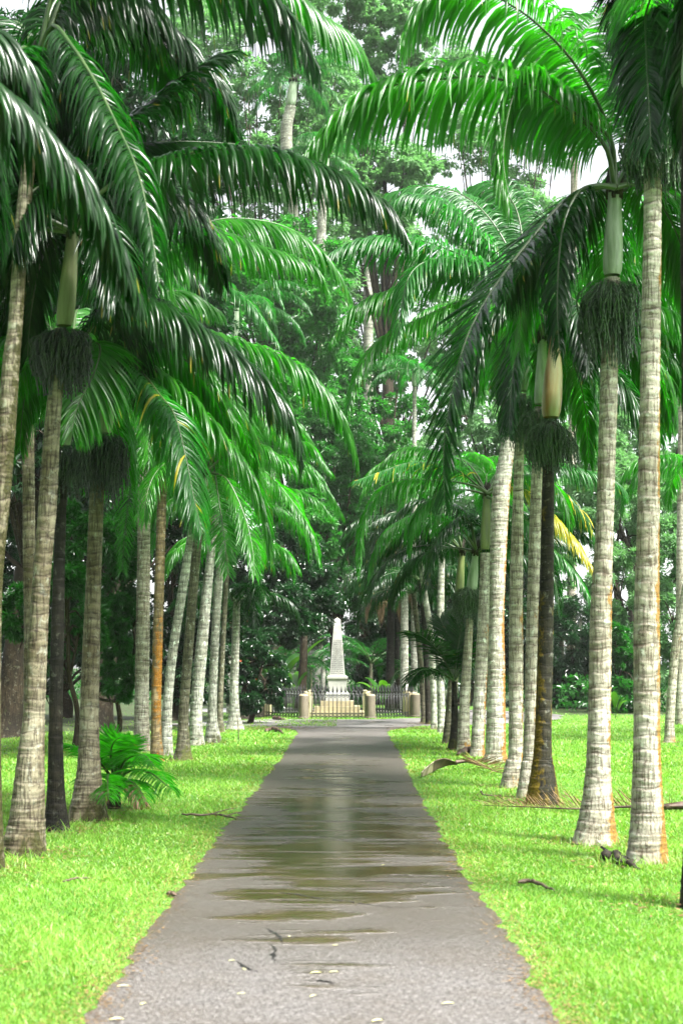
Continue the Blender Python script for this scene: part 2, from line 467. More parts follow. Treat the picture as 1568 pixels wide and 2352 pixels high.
def frond_geo(pts, L=0.62, n=58, hang=0.8, wid=0.042, base=0.16, seed=0, rows=6, dry=0.0, up=0.25, rough=0.0):
    """One pinnate frond: (rachis V, quads), (leaflet V, quads, tint, dry)."""
    g = np.random.default_rng(seed)
    K = 36
    Q = spline(pts, K)
    T, N, Sd = frames(Q)
    tt = np.linspace(0, 1, K)
    sd = 5
    an = np.linspace(0, 2 * math.pi, sd, endpoint=False)
    rad = np.interp(tt, [0, 0.12, 0.5, 1], [0.034, 0.021, 0.011, 0.003])
    rv = Q[:, None, :] + rad[:, None, None] * (np.cos(an)[None, :, None] * Sd[:, None, :] + np.sin(an)[None, :, None] * N[:, None, :])
    rq = np.array([[i * sd + j, i * sd + (j + 1) % sd, (i + 1) * sd + (j + 1) % sd, (i + 1) * sd + j] for i in range(K - 1) for j in range(sd)])
    # leaflets
    t = np.linspace(base, 0.995, n)
    t = np.concatenate([t, t + 0.5 / n * (1 - base)]).clip(0, 1)
    side = np.concatenate([np.ones(n), -np.ones(n)])
    keep = g.random(2 * n) > (0.04 + rough)
    t, side = t[keep], side[keep]
    m = len(t)
    ip = lambda A: np.stack([np.interp(t, tt, A[:, j]) for j in range(3)], axis=1)
    p0, Tt, Nn, Ss = ip(Q), ip(T), ip(N), ip(Sd)
    u = (t - base) / (1 - base)
    ln = L * np.interp(u, [0, 0.08, 0.3, 0.6, 0.85, 1], [0.62, 0.85, 1.0, 0.93, 0.62, 0.36]) * g.uniform(0.88, 1.06, m)
    a = np.interp(u, [0, 0.5, 1], [0.45, 0.72, 1.6]) + g.normal(0, 0.08, m)
    d0 = Tt * a[:, None] + Ss * side[:, None] + Nn * (up + g.normal(0, 0.14, m))[:, None]
    d0 /= np.linalg.norm(d0, axis=1, keepdims=True)
    hg = (hang + g.normal(0, 0.07, m)).clip(0, 0.97)
    s = np.linspace(0, 1, rows)
    w_ = np.interp(s, [0, 0.12, 0.35, 0.6, 0.82, 1], [0.35, 0.9, 1.0, 0.82, 0.5, 0.04])
    V = np.zeros((m, rows, 3, 3))
    pos = p0.copy()
    twist = g.normal(0, 0.35, m) + side * 0.25
    side_w = g.uniform(0.85, 1.15, m) * wid * np.interp(u, [0, 0.15, 0.8, 1], [0.6, 1, 0.85, 0.5])
    down = np.array([0, 0, -1.0]) + g.normal(0, 0.06, (m, 3))
    for r in range(rows):
        w = hg * (s[r] ** 0.55)
        d = d0 * (1 - w)[:, None] + down * w[:, None]
        d /= np.linalg.norm(d, axis=1, keepdims=True) + 1e-9
        if r:
            pos = pos + (d + dp) * 0.5 * (ln / (rows - 1))[:, None]
        dp = d
        W = Tt - d * np.sum(Tt * d, axis=1, keepdims=True)
        W /= np.linalg.norm(W, axis=1, keepdims=True) + 1e-6
        B = np.cross(d, W)
        tw = twist * (0.4 + s[r])
        W2 = W * np.cos(tw)[:, None] + B * np.sin(tw)[:, None]
        B2 = np.cross(d, W2)
        hw = side_w * w_[r] * 0.5
        V[:, r, 0] = pos - W2 * hw[:, None]
        V[:, r, 1] = pos + B2 * (hw * 0.45)[:, None]
        V[:, r, 2] = pos + W2 * hw[:, None]
    idx = np.arange(m)[:, None, None] * rows * 3
    q = []
    for r in range(rows - 1):
        for c in range(2):
            b = r * 3 + c
            q.append([b, b + 1, b + 4, b + 3])
    q = (np.arange(m)[:, None, None] * rows * 3 + np.array(q)[None]).reshape(-1, 4)
    tint = np.repeat((g.beta(2, 2, m)), rows * 3)
    dr = np.zeros(m)
    if dry > 0: dr = (g.random(m) < dry) * g.uniform(0.4, 1.0, m)
    dr = np.repeat(dr, rows * 3)
    tip = np.tile(np.repeat((s > 0.8) * 1.0, 3), m) * np.repeat(g.random(m) < 0.035, rows * 3) * 0.6
    return (rv.reshape(-1, 3), rq), (V.reshape(-1, 3), q, tint, np.maximum(dr, tip))


FROND_N = [0]


def add_frond(root, pts_local, mat, rachis=None, label=None, split=True, **kw):
    FROND_N[0] += 1
    kw.setdefault('seed', FROND_N[0] * 13 + 5)
    kw['n'] = int(kw['n'] * 1.8)
    kw['wid'] = kw['wid'] * 0.72
    if kw.get('hang', 0) >= 0.68: kw['hang'] = min(0.94, kw['hang'] + 0.07)
    (rv, rq), (lv, lq, tint, dr) = frond_geo(pts_local, **kw)
    if split:
        fo = link('frond', raw_mesh('frond', rv, [rq], rachis or M['rachis']), root)
        link('foliage', raw_mesh('foliage', lv, [lq], mat, attrs={'tint': tint, 'dry': dr}), fo)
    else:
        V = np.vstack([rv, lv])
        me = raw_mesh('frond', V, [rq, lq + len(rv)], [rachis or M['rachis'], mat], np.concatenate([np.zeros(len(rq)), np.ones(len(lq))]),
                      {'tint': np.concatenate([np.zeros(len(rv)), tint]), 'dry': np.concatenate([np.zeros(len(rv)), dr])})
        fo = link('frond', me, root)
    if label: fo['label'] = label
    return fo


def arc(C, az, el, Lf, bend=1.6, n=9, side=0.0):
    """Control points of a frond that leaves C at azimuth az and elevation el (degrees) and bends down under its weight."""
    p = np.array(C, dtype=float)
    out = [p.copy()]
    st = Lf / (n - 1)
    e, a = R(el), R(az)
    for i in range(1, n):
        f = i / (n - 1)
        e2 = e - bend * f ** 1.35
        e2 = max(e2, -1.45)
        a2 = a + side * f
        p = p + st * np.array([math.cos(e2) * math.cos(a2), math.cos(e2) * math.sin(a2), math.sin(e2)])
        out.append(p.copy())
    return np.array(out)


def trunk_mesh(name, edges, D, mat, base_loc, row=0.012, sides=28, ring=0.11, mossf=None, seed=0, ring_strength=1.0):
    """edges: list of (x_left, x_right, y) in picture units, from the base up; all at depth D."""
    g = np.random.default_rng(seed)
    C = np.array([P((a + b) / 2, y, D) for a, b, y in edges])
    rad = np.array([(b - a) / 2 / F * D for a, b, y in edges])
    C[0][2] = -0.03
    X = spline(np.hstack([C, rad[:, None]]), max(20, int(np.linalg.norm(np.diff(C, axis=0), axis=1).sum() / row)))
    c, r = X[:, :3] - base_loc, X[:, 3]
    h = np.concatenate([[0], np.cumsum(np.linalg.norm(np.diff(c, axis=0), axis=1))])
    H = h[-1]
    rings, z = [], 0.15
    while z < H:
        rings.append(z)
        z += ring * g.uniform(0.65, 1.4) * np.interp(z / H, [0, 0.3, 0.7, 1], [0.8, 1.1, 0.85, 0.55])
    rings = np.array(rings + [H + 1])
    amp = g.uniform(0.35, 1.0, len(rings))
    ph = g.uniform(0, 6.28, len(rings))
    an = np.linspace(0, 2 * math.pi, sides, endpoint=False)
    k = np.searchsorted(rings, h).clip(0, len(rings) - 1)
    ringv = np.zeros((len(h), sides))
    amp = np.maximum(amp, 0.65)
    bul = np.zeros((len(h), sides))
    for off in (-1, 0):
        kk = (k + off).clip(0, len(rings) - 1)
        pos = rings[kk][:, None] + 0.010 * np.sin(an[None] + ph[kk][:, None]) + 0.006 * np.sin(3 * an[None] + 2.1 * ph[kk][:, None])
        dd = h[:, None] - pos
        ang = 0.80 + 0.20 * np.sin(2 * an[None] + 3 * ph[kk][:, None])
        ringv = np.maximum(ringv, np.exp(-(dd / 0.015) ** 2) * amp[kk][:, None] * ang)
        ringv = np.maximum(ringv, 0.55 * np.exp(-((dd - 0.026) / 0.020) ** 2) * (amp[kk][:, None] > 0.6) * ang)
        bul = np.maximum(bul, np.exp(-((dd + 0.018) / 0.016) ** 2) * amp[kk][:, None])
    # uneven girth and buttress roots at the foot
    lum = 1 + 0.018 * np.sin(h[:, None] * 1.7 + an[None] + seed) + 0.012 * np.sin(h[:, None] * 4.3 + 2 * an[None])
    foot = np.exp(-h / 0.16)[:, None]
    lum = lum + foot * (0.06 * np.sin(5 * an[None] + seed) + 0.04 * np.sin(9 * an[None] + 2 * seed))
    rr = r[:, None] * lum + 0.0045 * bul * np.clip(r[:, None] / 0.1, 0.5, 1.3)
    V = c[:, None, :] + rr[:, :, None] * np.stack([np.cos(an), np.sin(an), np.zeros(sides)], axis=1)[None]
    n = len(h)
    I, J = np.meshgrid(np.arange(n - 1), np.arange(sides), indexing='ij')
    J2 = (J + 1) % sides
    q = np.stack([I * sides + J, I * sides + J2, (I + 1) * sides + J2, (I + 1) * sides + J], axis=-1).reshape(-1, 4)
    nx, ny = np.cos(an)[None] + 0 * h[:, None], np.sin(an)[None] + 0 * h[:, None]
    moss = mossf(h[:, None] + 0 * nx, nx, ny, H) if mossf else np.zeros_like(ringv)
    moss = np.clip(moss, 0, 1)
    return raw_mesh(name, V.reshape(-1, 3), [q], mat, attrs={'ring': (ringv * ring_strength).ravel(), 'moss': moss.ravel()})


def shaft_mesh(p0, p1, r0, r1, mat, base_loc, bulge=1.25):
    a, b = np.array(p0) - base_loc, np.array(p1) - base_loc
    t = np.linspace(0, 1, 18)
    c = a + (b - a) * t[:, None]
    r = np.interp(t, [0, 0.05, 0.2, 0.45, 0.8, 1], [r0 * 0.98, r0 * 1.16, r0 * bulge, r0 * bulge * 0.92, r1 * 1.02, r1])
    an = np.linspace(0, 2 * math.pi, 24, endpoint=False)
    rr = r[:, None] * (1 + 0.03 * np.sin(an * 2 + 1)[None] + 0.02 * np.sin(an * 3 + t[:, None] * 4))
    V = c[:, None, :] + rr[:, :, None] * np.stack([np.cos(an), np.sin(an), 0 * an], axis=1)[None]
    I, J = np.meshgrid(np.arange(17), np.arange(24), indexing='ij')
    q = np.stack([I * 24 + J, I * 24 + (J + 1) % 24, (I + 1) * 24 + (J + 1) % 24, (I + 1) * 24 + J], axis=-1).reshape(-1, 4)
    return raw_mesh('crownshaft', V.reshape(-1, 3), [q], mat)


def fruit_mesh(c, rx, drop, n, seed, mat, rt=0.1):
    """A skirt of beaded strands that springs from the trunk at c and hangs."""
    g = np.random.default_rng(seed)
    Vs, Qs, off = [], [], 0
    K, sd = 22, 4
    for i in range(int(n * 2.6)):
        a = g.uniform(0, 6.283)
        out = rx * g.uniform(0.12, 1.0)
        dr = drop * g.uniform(0.5, 1.25) * (1.15 - 0.35 * out / rx)
        hh = g.uniform(-0.22, 0.03)
        t = np.linspace(0, 1, K)
        rho = rt * 0.9 + out * (1 - (1 - np.minimum(t * 1.7, 1)) ** 2) + 0.015 * np.sin(t * 7 + a)
        z = hh + 0.05 * drop * np.sin(np.minimum(t * 3, 1) * 3.1) * g.uniform(0.0, 1.2) - dr * np.clip((t - 0.06) / 0.94, 0, 1) ** 1.35
        a2 = a + 0.25 * g.normal() * t
        Q = np.stack([rho * np.cos(a2), rho * np.sin(a2), z], axis=1) + c
        bead = 0.0035 + 0.0065 * (np.arange(K) % 2) * (t > 0.2)
        an = np.linspace(0, 6.283, sd, endpoint=False) + a
        V = Q[:, None, :] + bead[:, None, None] * np.stack([np.cos(an), np.sin(an), 0.3 * np.sin(2 * an)], axis=1)[None]
        I, J = np.meshgrid(np.arange(K - 1), np.arange(sd), indexing='ij')
        q = np.stack([I * sd + J, I * sd + (J + 1) % sd, (I + 1) * sd + (J + 1) % sd, (I + 1) * sd + J], axis=-1).reshape(-1, 4)
        Vs.append(V.reshape(-1, 3))
        Qs.append(q + off)
        off += K * sd
    return raw_mesh('fruit_bunch', np.vstack(Vs), [np.vstack(Qs)], mat)


def moss_right(amount=0.75, foot=0.4):
    return lambda h, nx, ny, H: amount * np.clip((nx - 0.36) / 0.6, 0, 1) * np.clip(1.15 - 0.7 * h / H, 0.35, 1) + foot * np.exp(-h / 0.25)


def moss_foot(foot=0.8, right=0.0, hh=0.4):
    return lambda h, nx, ny, H: foot * np.exp(-h / hh) + right * np.clip((nx - 0.3) / 0.6, 0, 1)


def moss_band(lo, hi, amt):
    return lambda h, nx, ny, H: amt * np.clip((h - lo) / 0.8, 0, 1) * np.clip((hi - h) / 0.8, 0, 1) * (0.75 + 0.35 * nx) + 0.2


PALM_GROUP = 'palms lining the wet path'


def palm(label, edges, shaft=None, fruit=None, heroes=(), auto=(), mat='tr_pale', shaft_mat='shaft', moss=None, D=None,
         fmat='frond', row=0.012, ring=0.11, seed=0, Lf=2.8, split=True, L=0.64, nl=76, rows=6, ring_strength=1.0, group=PALM_GROUP, cat='palm tree',
         fruit_mat='fruit', crown=None, wid=0.042, extra=5):
    base_y = edges[0][2]
    D = D or G(0, base_y)[1]
    b0 = P((edges[0][0] + edges[0][1]) / 2, base_y, D)
    b0[2] = 0.0
    root = empty('palm_tree', b0, label, cat, group)
    link('trunk', trunk_mesh('trunk', edges, D, M[mat], b0, row, 28 if D < 22 else 18, ring, moss, seed, ring_strength), root)
    top = P((edges[-1][0] + edges[-1][1]) / 2, edges[-1][2], D)
    C = top
    if shaft:
        # shaft: (bottom_x, bottom_y, top_x, top_y, half width bottom px, half width top px)
        p0, p1 = P(shaft[0], shaft[1], D), P(shaft[2], shaft[3], D)
        r0, r1 = shaft[4] / F * D, shaft[5] / F * D
        so = link('crownshaft', shaft_mesh(p0, p1, r0 / 1.2, r1, M[shaft_mat], b0), root)
        C = p1
        mb = MB()
        g = np.random.default_rng(seed + 3)
        ax = (p1 - p0) / np.linalg.norm(p1 - p0)
        for i in range(26):       # dark fibres where the leaf bases part
            a = g.uniform(0, 6.283)
            e = np.array([math.cos(a), math.sin(a), 0]) * r1
            q0 = p1 - b0 + e * 0.93 - ax * g.uniform(0.03, 0.14)
            q2 = p1 - b0 + e * g.uniform(0.6, 1.1) + ax * g.uniform(0.08, 0.22)
            mb.tube([q0, (q0 + q2) / 2 + e * 0.12, q2], [r1 * 0.32, r1 * 0.28, r1 * 0.08], 5)
        mb.build('fibre_collar', M['collar'], so, smooth=True)
    if crown is not None: C = P(crown[0], crown[1], D)
    if fruit:
        # fruit: (x, y, half width px, drop px, strands)
        c = P(fruit[0], fruit[1], D) - b0
        link('fruit_bunch', fruit_mesh(c, fruit[2] / F * D * 0.72, fruit[3] / F * D * 0.84, fruit[4], seed + 9, M[fruit_mat], 0.085), root)
    for hf in heroes:
        pts, d0, d1 = hf[0], hf[1], hf[2]
        kw = dict(hf[3]) if len(hf) > 3 else {}
        n = len(pts)
        W = [P(x, y, d0 + (d1 - d0) * (i / (n - 1))) for i, (x, y) in enumerate(pts)]
        W = np.array(W) - b0
        lab = kw.pop('label', None)
        fm = M[kw.pop('mat', fmat)]
        if "nl" in kw: kw["n"] = kw.pop("nl")
        kw = {**dict(L=L, n=nl, rows=rows, wid=wid), **kw}
        add_frond(root, W, fm, label=lab, split=split, **kw)
    g = np.random.default_rng(seed + 101)
    for au in auto:
        az, el = au[0], au[1]
        lf = au[2] if len(au) > 2 else Lf
        bend = au[3] if len(au) > 3 else g.uniform(1.5, 2.1)
        pts = arc(C - b0 + np.array([0, 0, -0.05]), az + g.normal(0, 6), el, lf * g.uniform(0.92, 1.06), bend, 9, g.normal(0, 0.18))
        add_frond(root, pts, M[fmat], split=split, L=L * g.uniform(0.9, 1.05), n=nl, hang=g.uniform(0.68, 0.86), base=0.18, rows=rows, wid=wid)
    side = 0.0 if b0[0] > 0 else 180.0          # which way is away from the path
    for i in range(extra if C[2] > 3 else 0):
        if D < 20 or i % 3: az = side + g.uniform(-85, 85)
        else: az = g.uniform(0, 360)
        toward = math.cos(R(az - side)) < -0.3
        if D < 20 and math.sin(R(az)) < -0.5: az = -az
        pts = arc(C - b0 + np.array([0, 0, -0.05]), az, g.uniform(15, 62), Lf * g.uniform(0.85, 1.05) * (0.8 if toward else 1.0), g.uniform(1.5, 2.2), 9, g.normal(0, 0.18))
        add_frond(root, pts, M[fmat], split=split, L=L * g.uniform(0.9, 1.05), n=nl, hang=g.uniform(0.7, 0.88), base=0.18, rows=rows, wid=wid)
    return root

# ------------------------------------------------------------------ palms on the right of the path
# R1: the tall pale palm with the big crown
palm('tall pale palm with grey crownshaft and big fruit skirt, beside the stout orange-streaked palm',
     [(1310, 1418, 1939), (1322, 1411, 1905), (1334, 1406, 1850), (1342, 1401, 1790), (1347, 1400, 1715), (1352, 1402, 1550), (1356, 1404, 1390),
      (1368, 1408, 1199), (1372, 1412, 1050), (1375, 1416, 932), (1381, 1419, 780), (1385, 1424, 640)],
     shaft=(1405, 632, 1411, 428, 22, 16), fruit=(1400, 655, 78, 150, 170), fruit_mat='fruit_light', mat='tr_pale', moss=moss_right(0.8, 0.2), seed=1,
     row=0.011, ring=0.105, L=0.74, wid=0.05, nl=62,
     heroes=[
         ([(1411, 425), (1404, 325), (1350, 280), (1284, 237), (1224, 197), (1186, 203), (1163, 280), (1155, 370), (1172, 470)], 13.1, 12.3, dict(hang=0.86, seed=11)),
         ([(1410, 425), (1385, 330), (1280, 235), (1130, 178), (1004, 183), (934, 190), (869, 208), (814, 243), (750, 300), (710, 350)], 13.1, 12.0, dict(hang=0.84, L=0.82, seed=12, wid=0.06, up=0.5)),
         ([(1412, 425), (1401, 312), (1374, 241), (1344, 186), (1299, 121), (1234, 56), (1174, 12), (1100, -22), (1020, -18), (958, 32), (925, 100)], 13.1, 12.2, dict(hang=0.8, seed=13)),
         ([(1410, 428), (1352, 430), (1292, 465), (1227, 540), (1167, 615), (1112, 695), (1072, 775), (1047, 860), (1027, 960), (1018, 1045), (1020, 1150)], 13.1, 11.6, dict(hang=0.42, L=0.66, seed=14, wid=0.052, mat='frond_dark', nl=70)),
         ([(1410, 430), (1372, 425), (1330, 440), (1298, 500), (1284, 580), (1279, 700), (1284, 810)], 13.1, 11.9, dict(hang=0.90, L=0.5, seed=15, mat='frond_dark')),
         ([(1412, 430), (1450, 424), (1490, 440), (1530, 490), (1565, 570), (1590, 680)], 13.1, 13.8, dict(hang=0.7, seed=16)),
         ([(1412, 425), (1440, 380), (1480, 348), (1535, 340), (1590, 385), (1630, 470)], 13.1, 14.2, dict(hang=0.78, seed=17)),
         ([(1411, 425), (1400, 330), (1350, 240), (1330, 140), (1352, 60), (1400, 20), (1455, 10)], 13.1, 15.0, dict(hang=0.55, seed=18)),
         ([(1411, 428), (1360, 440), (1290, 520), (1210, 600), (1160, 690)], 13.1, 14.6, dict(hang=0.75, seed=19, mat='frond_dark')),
     ],
     auto=[(60, 40, 2.6), (95, 25, 2.6), (20, 62, 2.6)])

# R0: stout palm nearest on the right
palm('stout pale palm with a bright orange moss streak all down one side',
     [(1432, 1531, 1984), (1440, 1527, 1945), (1447, 1523, 1890), (1450, 1519, 1830), (1454, 1515, 1715), (1455, 1514, 1550), (1456, 1513, 1390), (1462, 1513, 1180), (1466, 1513, 1008),
      (1470, 1515, 817), (1476, 1518, 560), (1479, 1519, 350), (1485, 1522, 270)],
     shaft=(1506, 272, 1528, 30, 21, 15), fruit=(1504, 285, 92, 120, 150), fruit_mat='fruit_light', mat='tr_pale', moss=moss_right(1.15, 0.35), seed=2, row=0.011, ring=0.10,
     L=0.66, wid=0.046,
     heroes=[
         ([(1528, 30), (1516, -35), (1494, -30), (1482, 40), (1484, 140), (1489, 240), (1494, 335)], 11.9, 10.9, dict(hang=0.66, seed=21, mat='frond_dark')),
         ([(1528, 30), (1540, -30), (1560, -20), (1575, 70), (1580, 180)], 11.9, 11.0, dict(hang=0.75, seed=22, mat='frond_dark')),
         ([(1528, 30), (1500, -60), (1455, -60), (1425, 10), (1420, 90)], 11.9, 12.4, dict(hang=0.6, seed=23, mat='frond_dark')),
     ],
     auto=[(10, 45, 2.5), (-30, 50, 2.5), (60, 50, 2.5)])

# R00: at the frame edge
palm('dark palm cut by the frame edge beside the stout orange-streaked palm',
     [(1557, 1643, 2085), (1564, 1636, 2030), (1571, 1631, 1900), (1571, 1627, 1600), (1568, 1621, 1200), (1565, 1614, 900), (1562, 1604, 560), (1566, 1602, 200)],
     shaft=(1584, 200, 1592, 0, 22, 16), mat='tr_dark', moss=moss_foot(0.3), seed=3, L=0.66,
     heroes=[
         ([(1592, 0), (1600, -60), (1590, 60), (1572, 200), (1566, 330)], 9.7, 10.4, dict(hang=0.84, seed=31, L=0.5, mat='frond_dark')),
     ],
     auto=[(20, 40), (-50, 30), (90, 55)], extra=1)

# R2: black and rust trunk
palm('black trunked palm with rusty moss at its foot and a swollen orange crownshaft',
     [(1203, 1287, 1850), (1211, 1281, 1820), (1219, 1274, 1775), (1226, 1266, 1715), (1232, 1268, 1550), (1236, 1270, 1390), (1241, 1271, 1240), (1244, 1272, 1123), (1249, 1276, 970)],
     shaft=(1264, 958, 1276, 745, 22, 12), shaft_mat='shaft_rust', fruit=(1266, 975, 66, 85, 130), fruit_mat='fruit_light', mat='tr_rust', moss=lambda h, nx, ny, H: 1.15 * np.exp(-h / 2.6) * np.clip(0.45 - nx * 0.9, 0, 1) + 0.95 * np.clip((nx - 0.55) * 2, 0, 1) * np.exp(-h / 3.5), seed=4, L=0.64,
     heroes=[
         ([(1276, 748), (1292, 738), (1325, 758), (1360, 798), (1417, 860), (1465, 930), (1490, 1010)], 16.8, 16.0, dict(hang=0.72, seed=41, mat='frond_dark', L=0.75)),
         ([(1276, 748), (1288, 700), (1320, 690), (1345, 760), (1352, 860)], 16.8, 15.6, dict(hang=0.7, seed=42, mat='frond_dark')),
         ([(1276, 748), (1262, 690), (1220, 700), (1190, 780), (1175, 880), (1168, 990)], 16.8, 15.8, dict(hang=0.5, seed=43, mat='frond_dark')),
         ([(1276, 748), (1300, 660), (1360, 610), (1440, 620), (1500, 690), (1530, 790)], 16.8, 17.2, dict(hang=0.75, seed=44)),
     ],
     auto=[(80, 35), (40, 50), (120, 45), (-20, 62)])

# R3
palm('slim pale palm standing hard behind the black trunk, orange crust on one side',
     [(1184, 1222, 1834), (1190, 1224, 1800), (1197, 1226, 1750), (1201, 1228, 1715), (1209, 1240, 1390), (1221, 1245, 1046), (1226, 1248, 935)],
     shaft=(1238, 928, 1246, 770, 13, 10), fruit=(1236, 945, 58, 70, 90), fruit_mat='fruit_light', mat='tr_pale', moss=moss_right(1.1, 0.3), seed=5, row=0.014, L=0.62,
     heroes=[
         ([(1246, 770), (1240, 690), (1270, 640), (1330, 640), (1390, 700), (1420, 790)], 17.7, 18.4, dict(hang=0.75, seed=51)),
         ([(1246, 770), (1230, 700), (1180, 680), (1130, 740), (1100, 830), (1085, 930)], 17.7, 16.9, dict(hang=0.72, seed=52, mat='frond_dark')),
     ],
     auto=[(60, 40), (110, 40), (10, 30), (80, 65), (-40, 40)])

# R4: crown with the pale sweeping fronds over the path
palm('pale palm whose long glossy fronds sweep over the middle of the path',
     [(1147, 1196, 1809), (1154, 1197, 1780), (1162, 1199, 1745), (1167, 1200, 1715), (1169, 1200, 1390), (1175, 1201, 1200), (1180, 1202, 1046), (1186, 1208, 905)],
     shaft=(1199, 898, 1203, 690, 14, 10), fruit=(1198, 915, 60, 95, 130), fruit_mat='fruit_light', mat='tr_pale', moss=moss_right(0.7, 0.3), seed=6, row=0.014, L=0.66,
     fmat='frond_far',
     heroes=[
         ([(1203, 690), (1170, 640), (1122, 612), (1052, 582), (952, 549), (852, 549), (790, 566), (745, 592)], 19.3, 18.2, dict(hang=0.72, seed=61, L=0.72)),
         ([(1203, 690), (1165, 640), (1117, 614), (1052, 595), (985, 598), (942, 630), (922, 700), (915, 770)], 19.3, 17.6, dict(hang=0.75, seed=62)),
         ([(1203, 690), (1175, 620), (1142, 582), (1092, 527), (1022, 468), (942, 448), (885, 474)], 19.3, 19.2, dict(hang=0.8, seed=63)),
         ([(1203, 690), (1180, 600), (1122, 500), (1050, 442), (960, 428), (892, 444)], 19.3, 20.4, dict(hang=0.78, seed=64)),
         ([(1203, 695), (1160, 685), (1060, 692), (952, 738), (867, 783), (822, 858), (800, 940)], 19.3, 18.0, dict(hang=0.78, seed=65, mat='frond')),
         ([(1203, 695), (1150, 650), (1050, 628), (902, 664), (817, 704), (764, 776)], 19.3, 18.5, dict(hang=0.76, seed=66, mat='frond')),
         ([(1203, 690), (1200, 560), (1180, 470), (1130, 420), (1080, 430)], 19.3, 20.5, dict(hang=0.7, seed=67)),
     ],
     auto=[(70, 45), (30, 35), (100, 30), (50, 65), (-10, 45)])

# R5: thick leaning lichen palm
palm('thick pale lichen-covered palm leaning away from the path, orange streak up its side',
     [(1107, 1165, 1751), (1112, 1162, 1735), (1114, 1160, 1715), (1119, 1159, 1550), (1123, 1158, 1390), (1127, 1168, 1161), (1146, 1180, 1040), (1160, 1190, 950)],
     shaft=(1176, 945, 1192, 800, 15, 10), mat='tr_lichen_or', moss=moss_right(1.1, 0.15), seed=7, row=0.02, L=0.62, nl=52,
     heroes=[
         ([(1192, 800), (1240, 790), (1290, 840), (1330, 930), (1350, 1030)], 24.3, 25.0, dict(hang=0.7, seed=71)),
     ],
     auto=[(80, 40), (20, 55), (-30, 30), (120, 40), (150, 55), (50, 20), (200, 60)])

# R6
palm('slender palm with an olive crownshaft and a yellowing frond, beside the thick lichen palm',
     [(1074, 1114, 1739), (1079, 1112, 1722), (1082, 1112, 1690), (1098, 1125, 1390), (1102, 1124, 1270)],
     shaft=(1113, 1262, 1117, 1130, 11, 8), shaft_mat='shaft_olive', mat='tr_lichen_or', moss=moss_right(0.9, 0.2), seed=8, row=0.02, L=0.62, nl=56,
     heroes=[
         ([(1117, 1130), (1075, 1112), (1002, 1104), (905, 1106), (845, 1168), (828, 1245), (826, 1310)], 25.7, 24.6, dict(hang=0.8, seed=81, L=0.72)),
         ([(1117, 1132), (1060, 1060), (1002, 1038), (930, 1028), (877, 1062), (850, 1100)], 25.7, 25.5, dict(hang=0.7, seed=82)),
         ([(1117, 1132), (1040, 1075), (950, 1062), (880, 1082), (815, 1105)], 25.7, 24.2, dict(hang=0.6, seed=83, dry=0.08, mat='frond_far')),
         ([(1117, 1132), (1180, 1075), (1272, 1066), (1372, 1088), (1418, 1112), (1440, 1150)], 25.7, 26.5, dict(hang=0.85, seed=84, L=0.7, mat='frond_far')),
         ([(1117, 1135), (1190, 1120), (1260, 1175), (1320, 1240), (1364, 1310)], 25.7, 25.0, dict(hang=0.78, seed=85, dry=0.9, label='yellowing frond of the slender palm', mat='frond_far')),
         ([(1117, 1135), (1190, 1105), (1270, 1120), (1330, 1175), (1366, 1240)], 25.7, 26.2, dict(hang=0.8, seed=86, mat='frond_far', dry=0.2)),
         ([(1117, 1140), (1180, 1170), (1260, 1250), (1325, 1320), (1362, 1395)], 25.7, 24.8, dict(hang=0.8, seed=87, mat='frond_far')),
     ],
     auto=[(80, 45), (40, 60), (120, 60)])

# R7
palm('small pale palm with a grey crownshaft over a green fruit tuft, by the young palm',
     [(1046, 1082, 1726), (1050, 1080, 1705), (1052, 1078, 1650), (1063, 1083, 1500), (1070, 1086, 1420)],
     shaft=(1080, 1372, 1092, 1262, 12, 7), fruit=(1077, 1352, 42, 62, 110), fruit_mat='fruit_light', mat='tr_pale', moss=moss_foot(0.5, 0.3), seed=9, row=0.02, L=0.6, nl=54,
     fmat='frond_dark',
     heroes=[
         ([(1092, 1262), (1060, 1217), (1002, 1183), (930, 1190), (872, 1238), (850, 1310)], 27.4, 26.3, dict(hang=0.82, seed=91, mat='frond', L=0.75)),
         ([(1092, 1262), (1070, 1180), (1020, 1150), (950, 1150), (900, 1190)], 27.4, 27.4, dict(hang=0.8, seed=92)),
         ([(1092, 1262), (1080, 1200), (1050, 1190), (1010, 1230), (985, 1300), (970, 1370)], 27.4, 26.2, dict(hang=0.75, seed=93)),
     ],
     auto=[(80, 45), (20, 40), (-20, 50), (50, 62), (130, 50), (150, 20)])

# R9
palm('dark brown palm with a yellowish crownshaft, drooping fruit tuft and moss at its foot',
     [(1012, 1044, 1709), (1017, 1043, 1690), (1022, 1046, 1640), (1034, 1056, 1500), (1043, 1061, 1380)],
     shaft=(1052, 1375, 1061, 1262, 10, 7), shaft_mat='shaft_olive', fruit=(1048, 1392, 36, 52, 80), fruit_mat='fruit_light', mat='tr_mossy', moss=moss_foot(0.6, 0.1), seed=10, row=0.025, L=0.58, nl=48,
     fmat='frond_dark', auto=[(180, 35), (150, 50), (210, 45), (100, 55), (60, 30), (20, 55), (250, 50), (170, 62), (200, 20)], Lf=2.6)

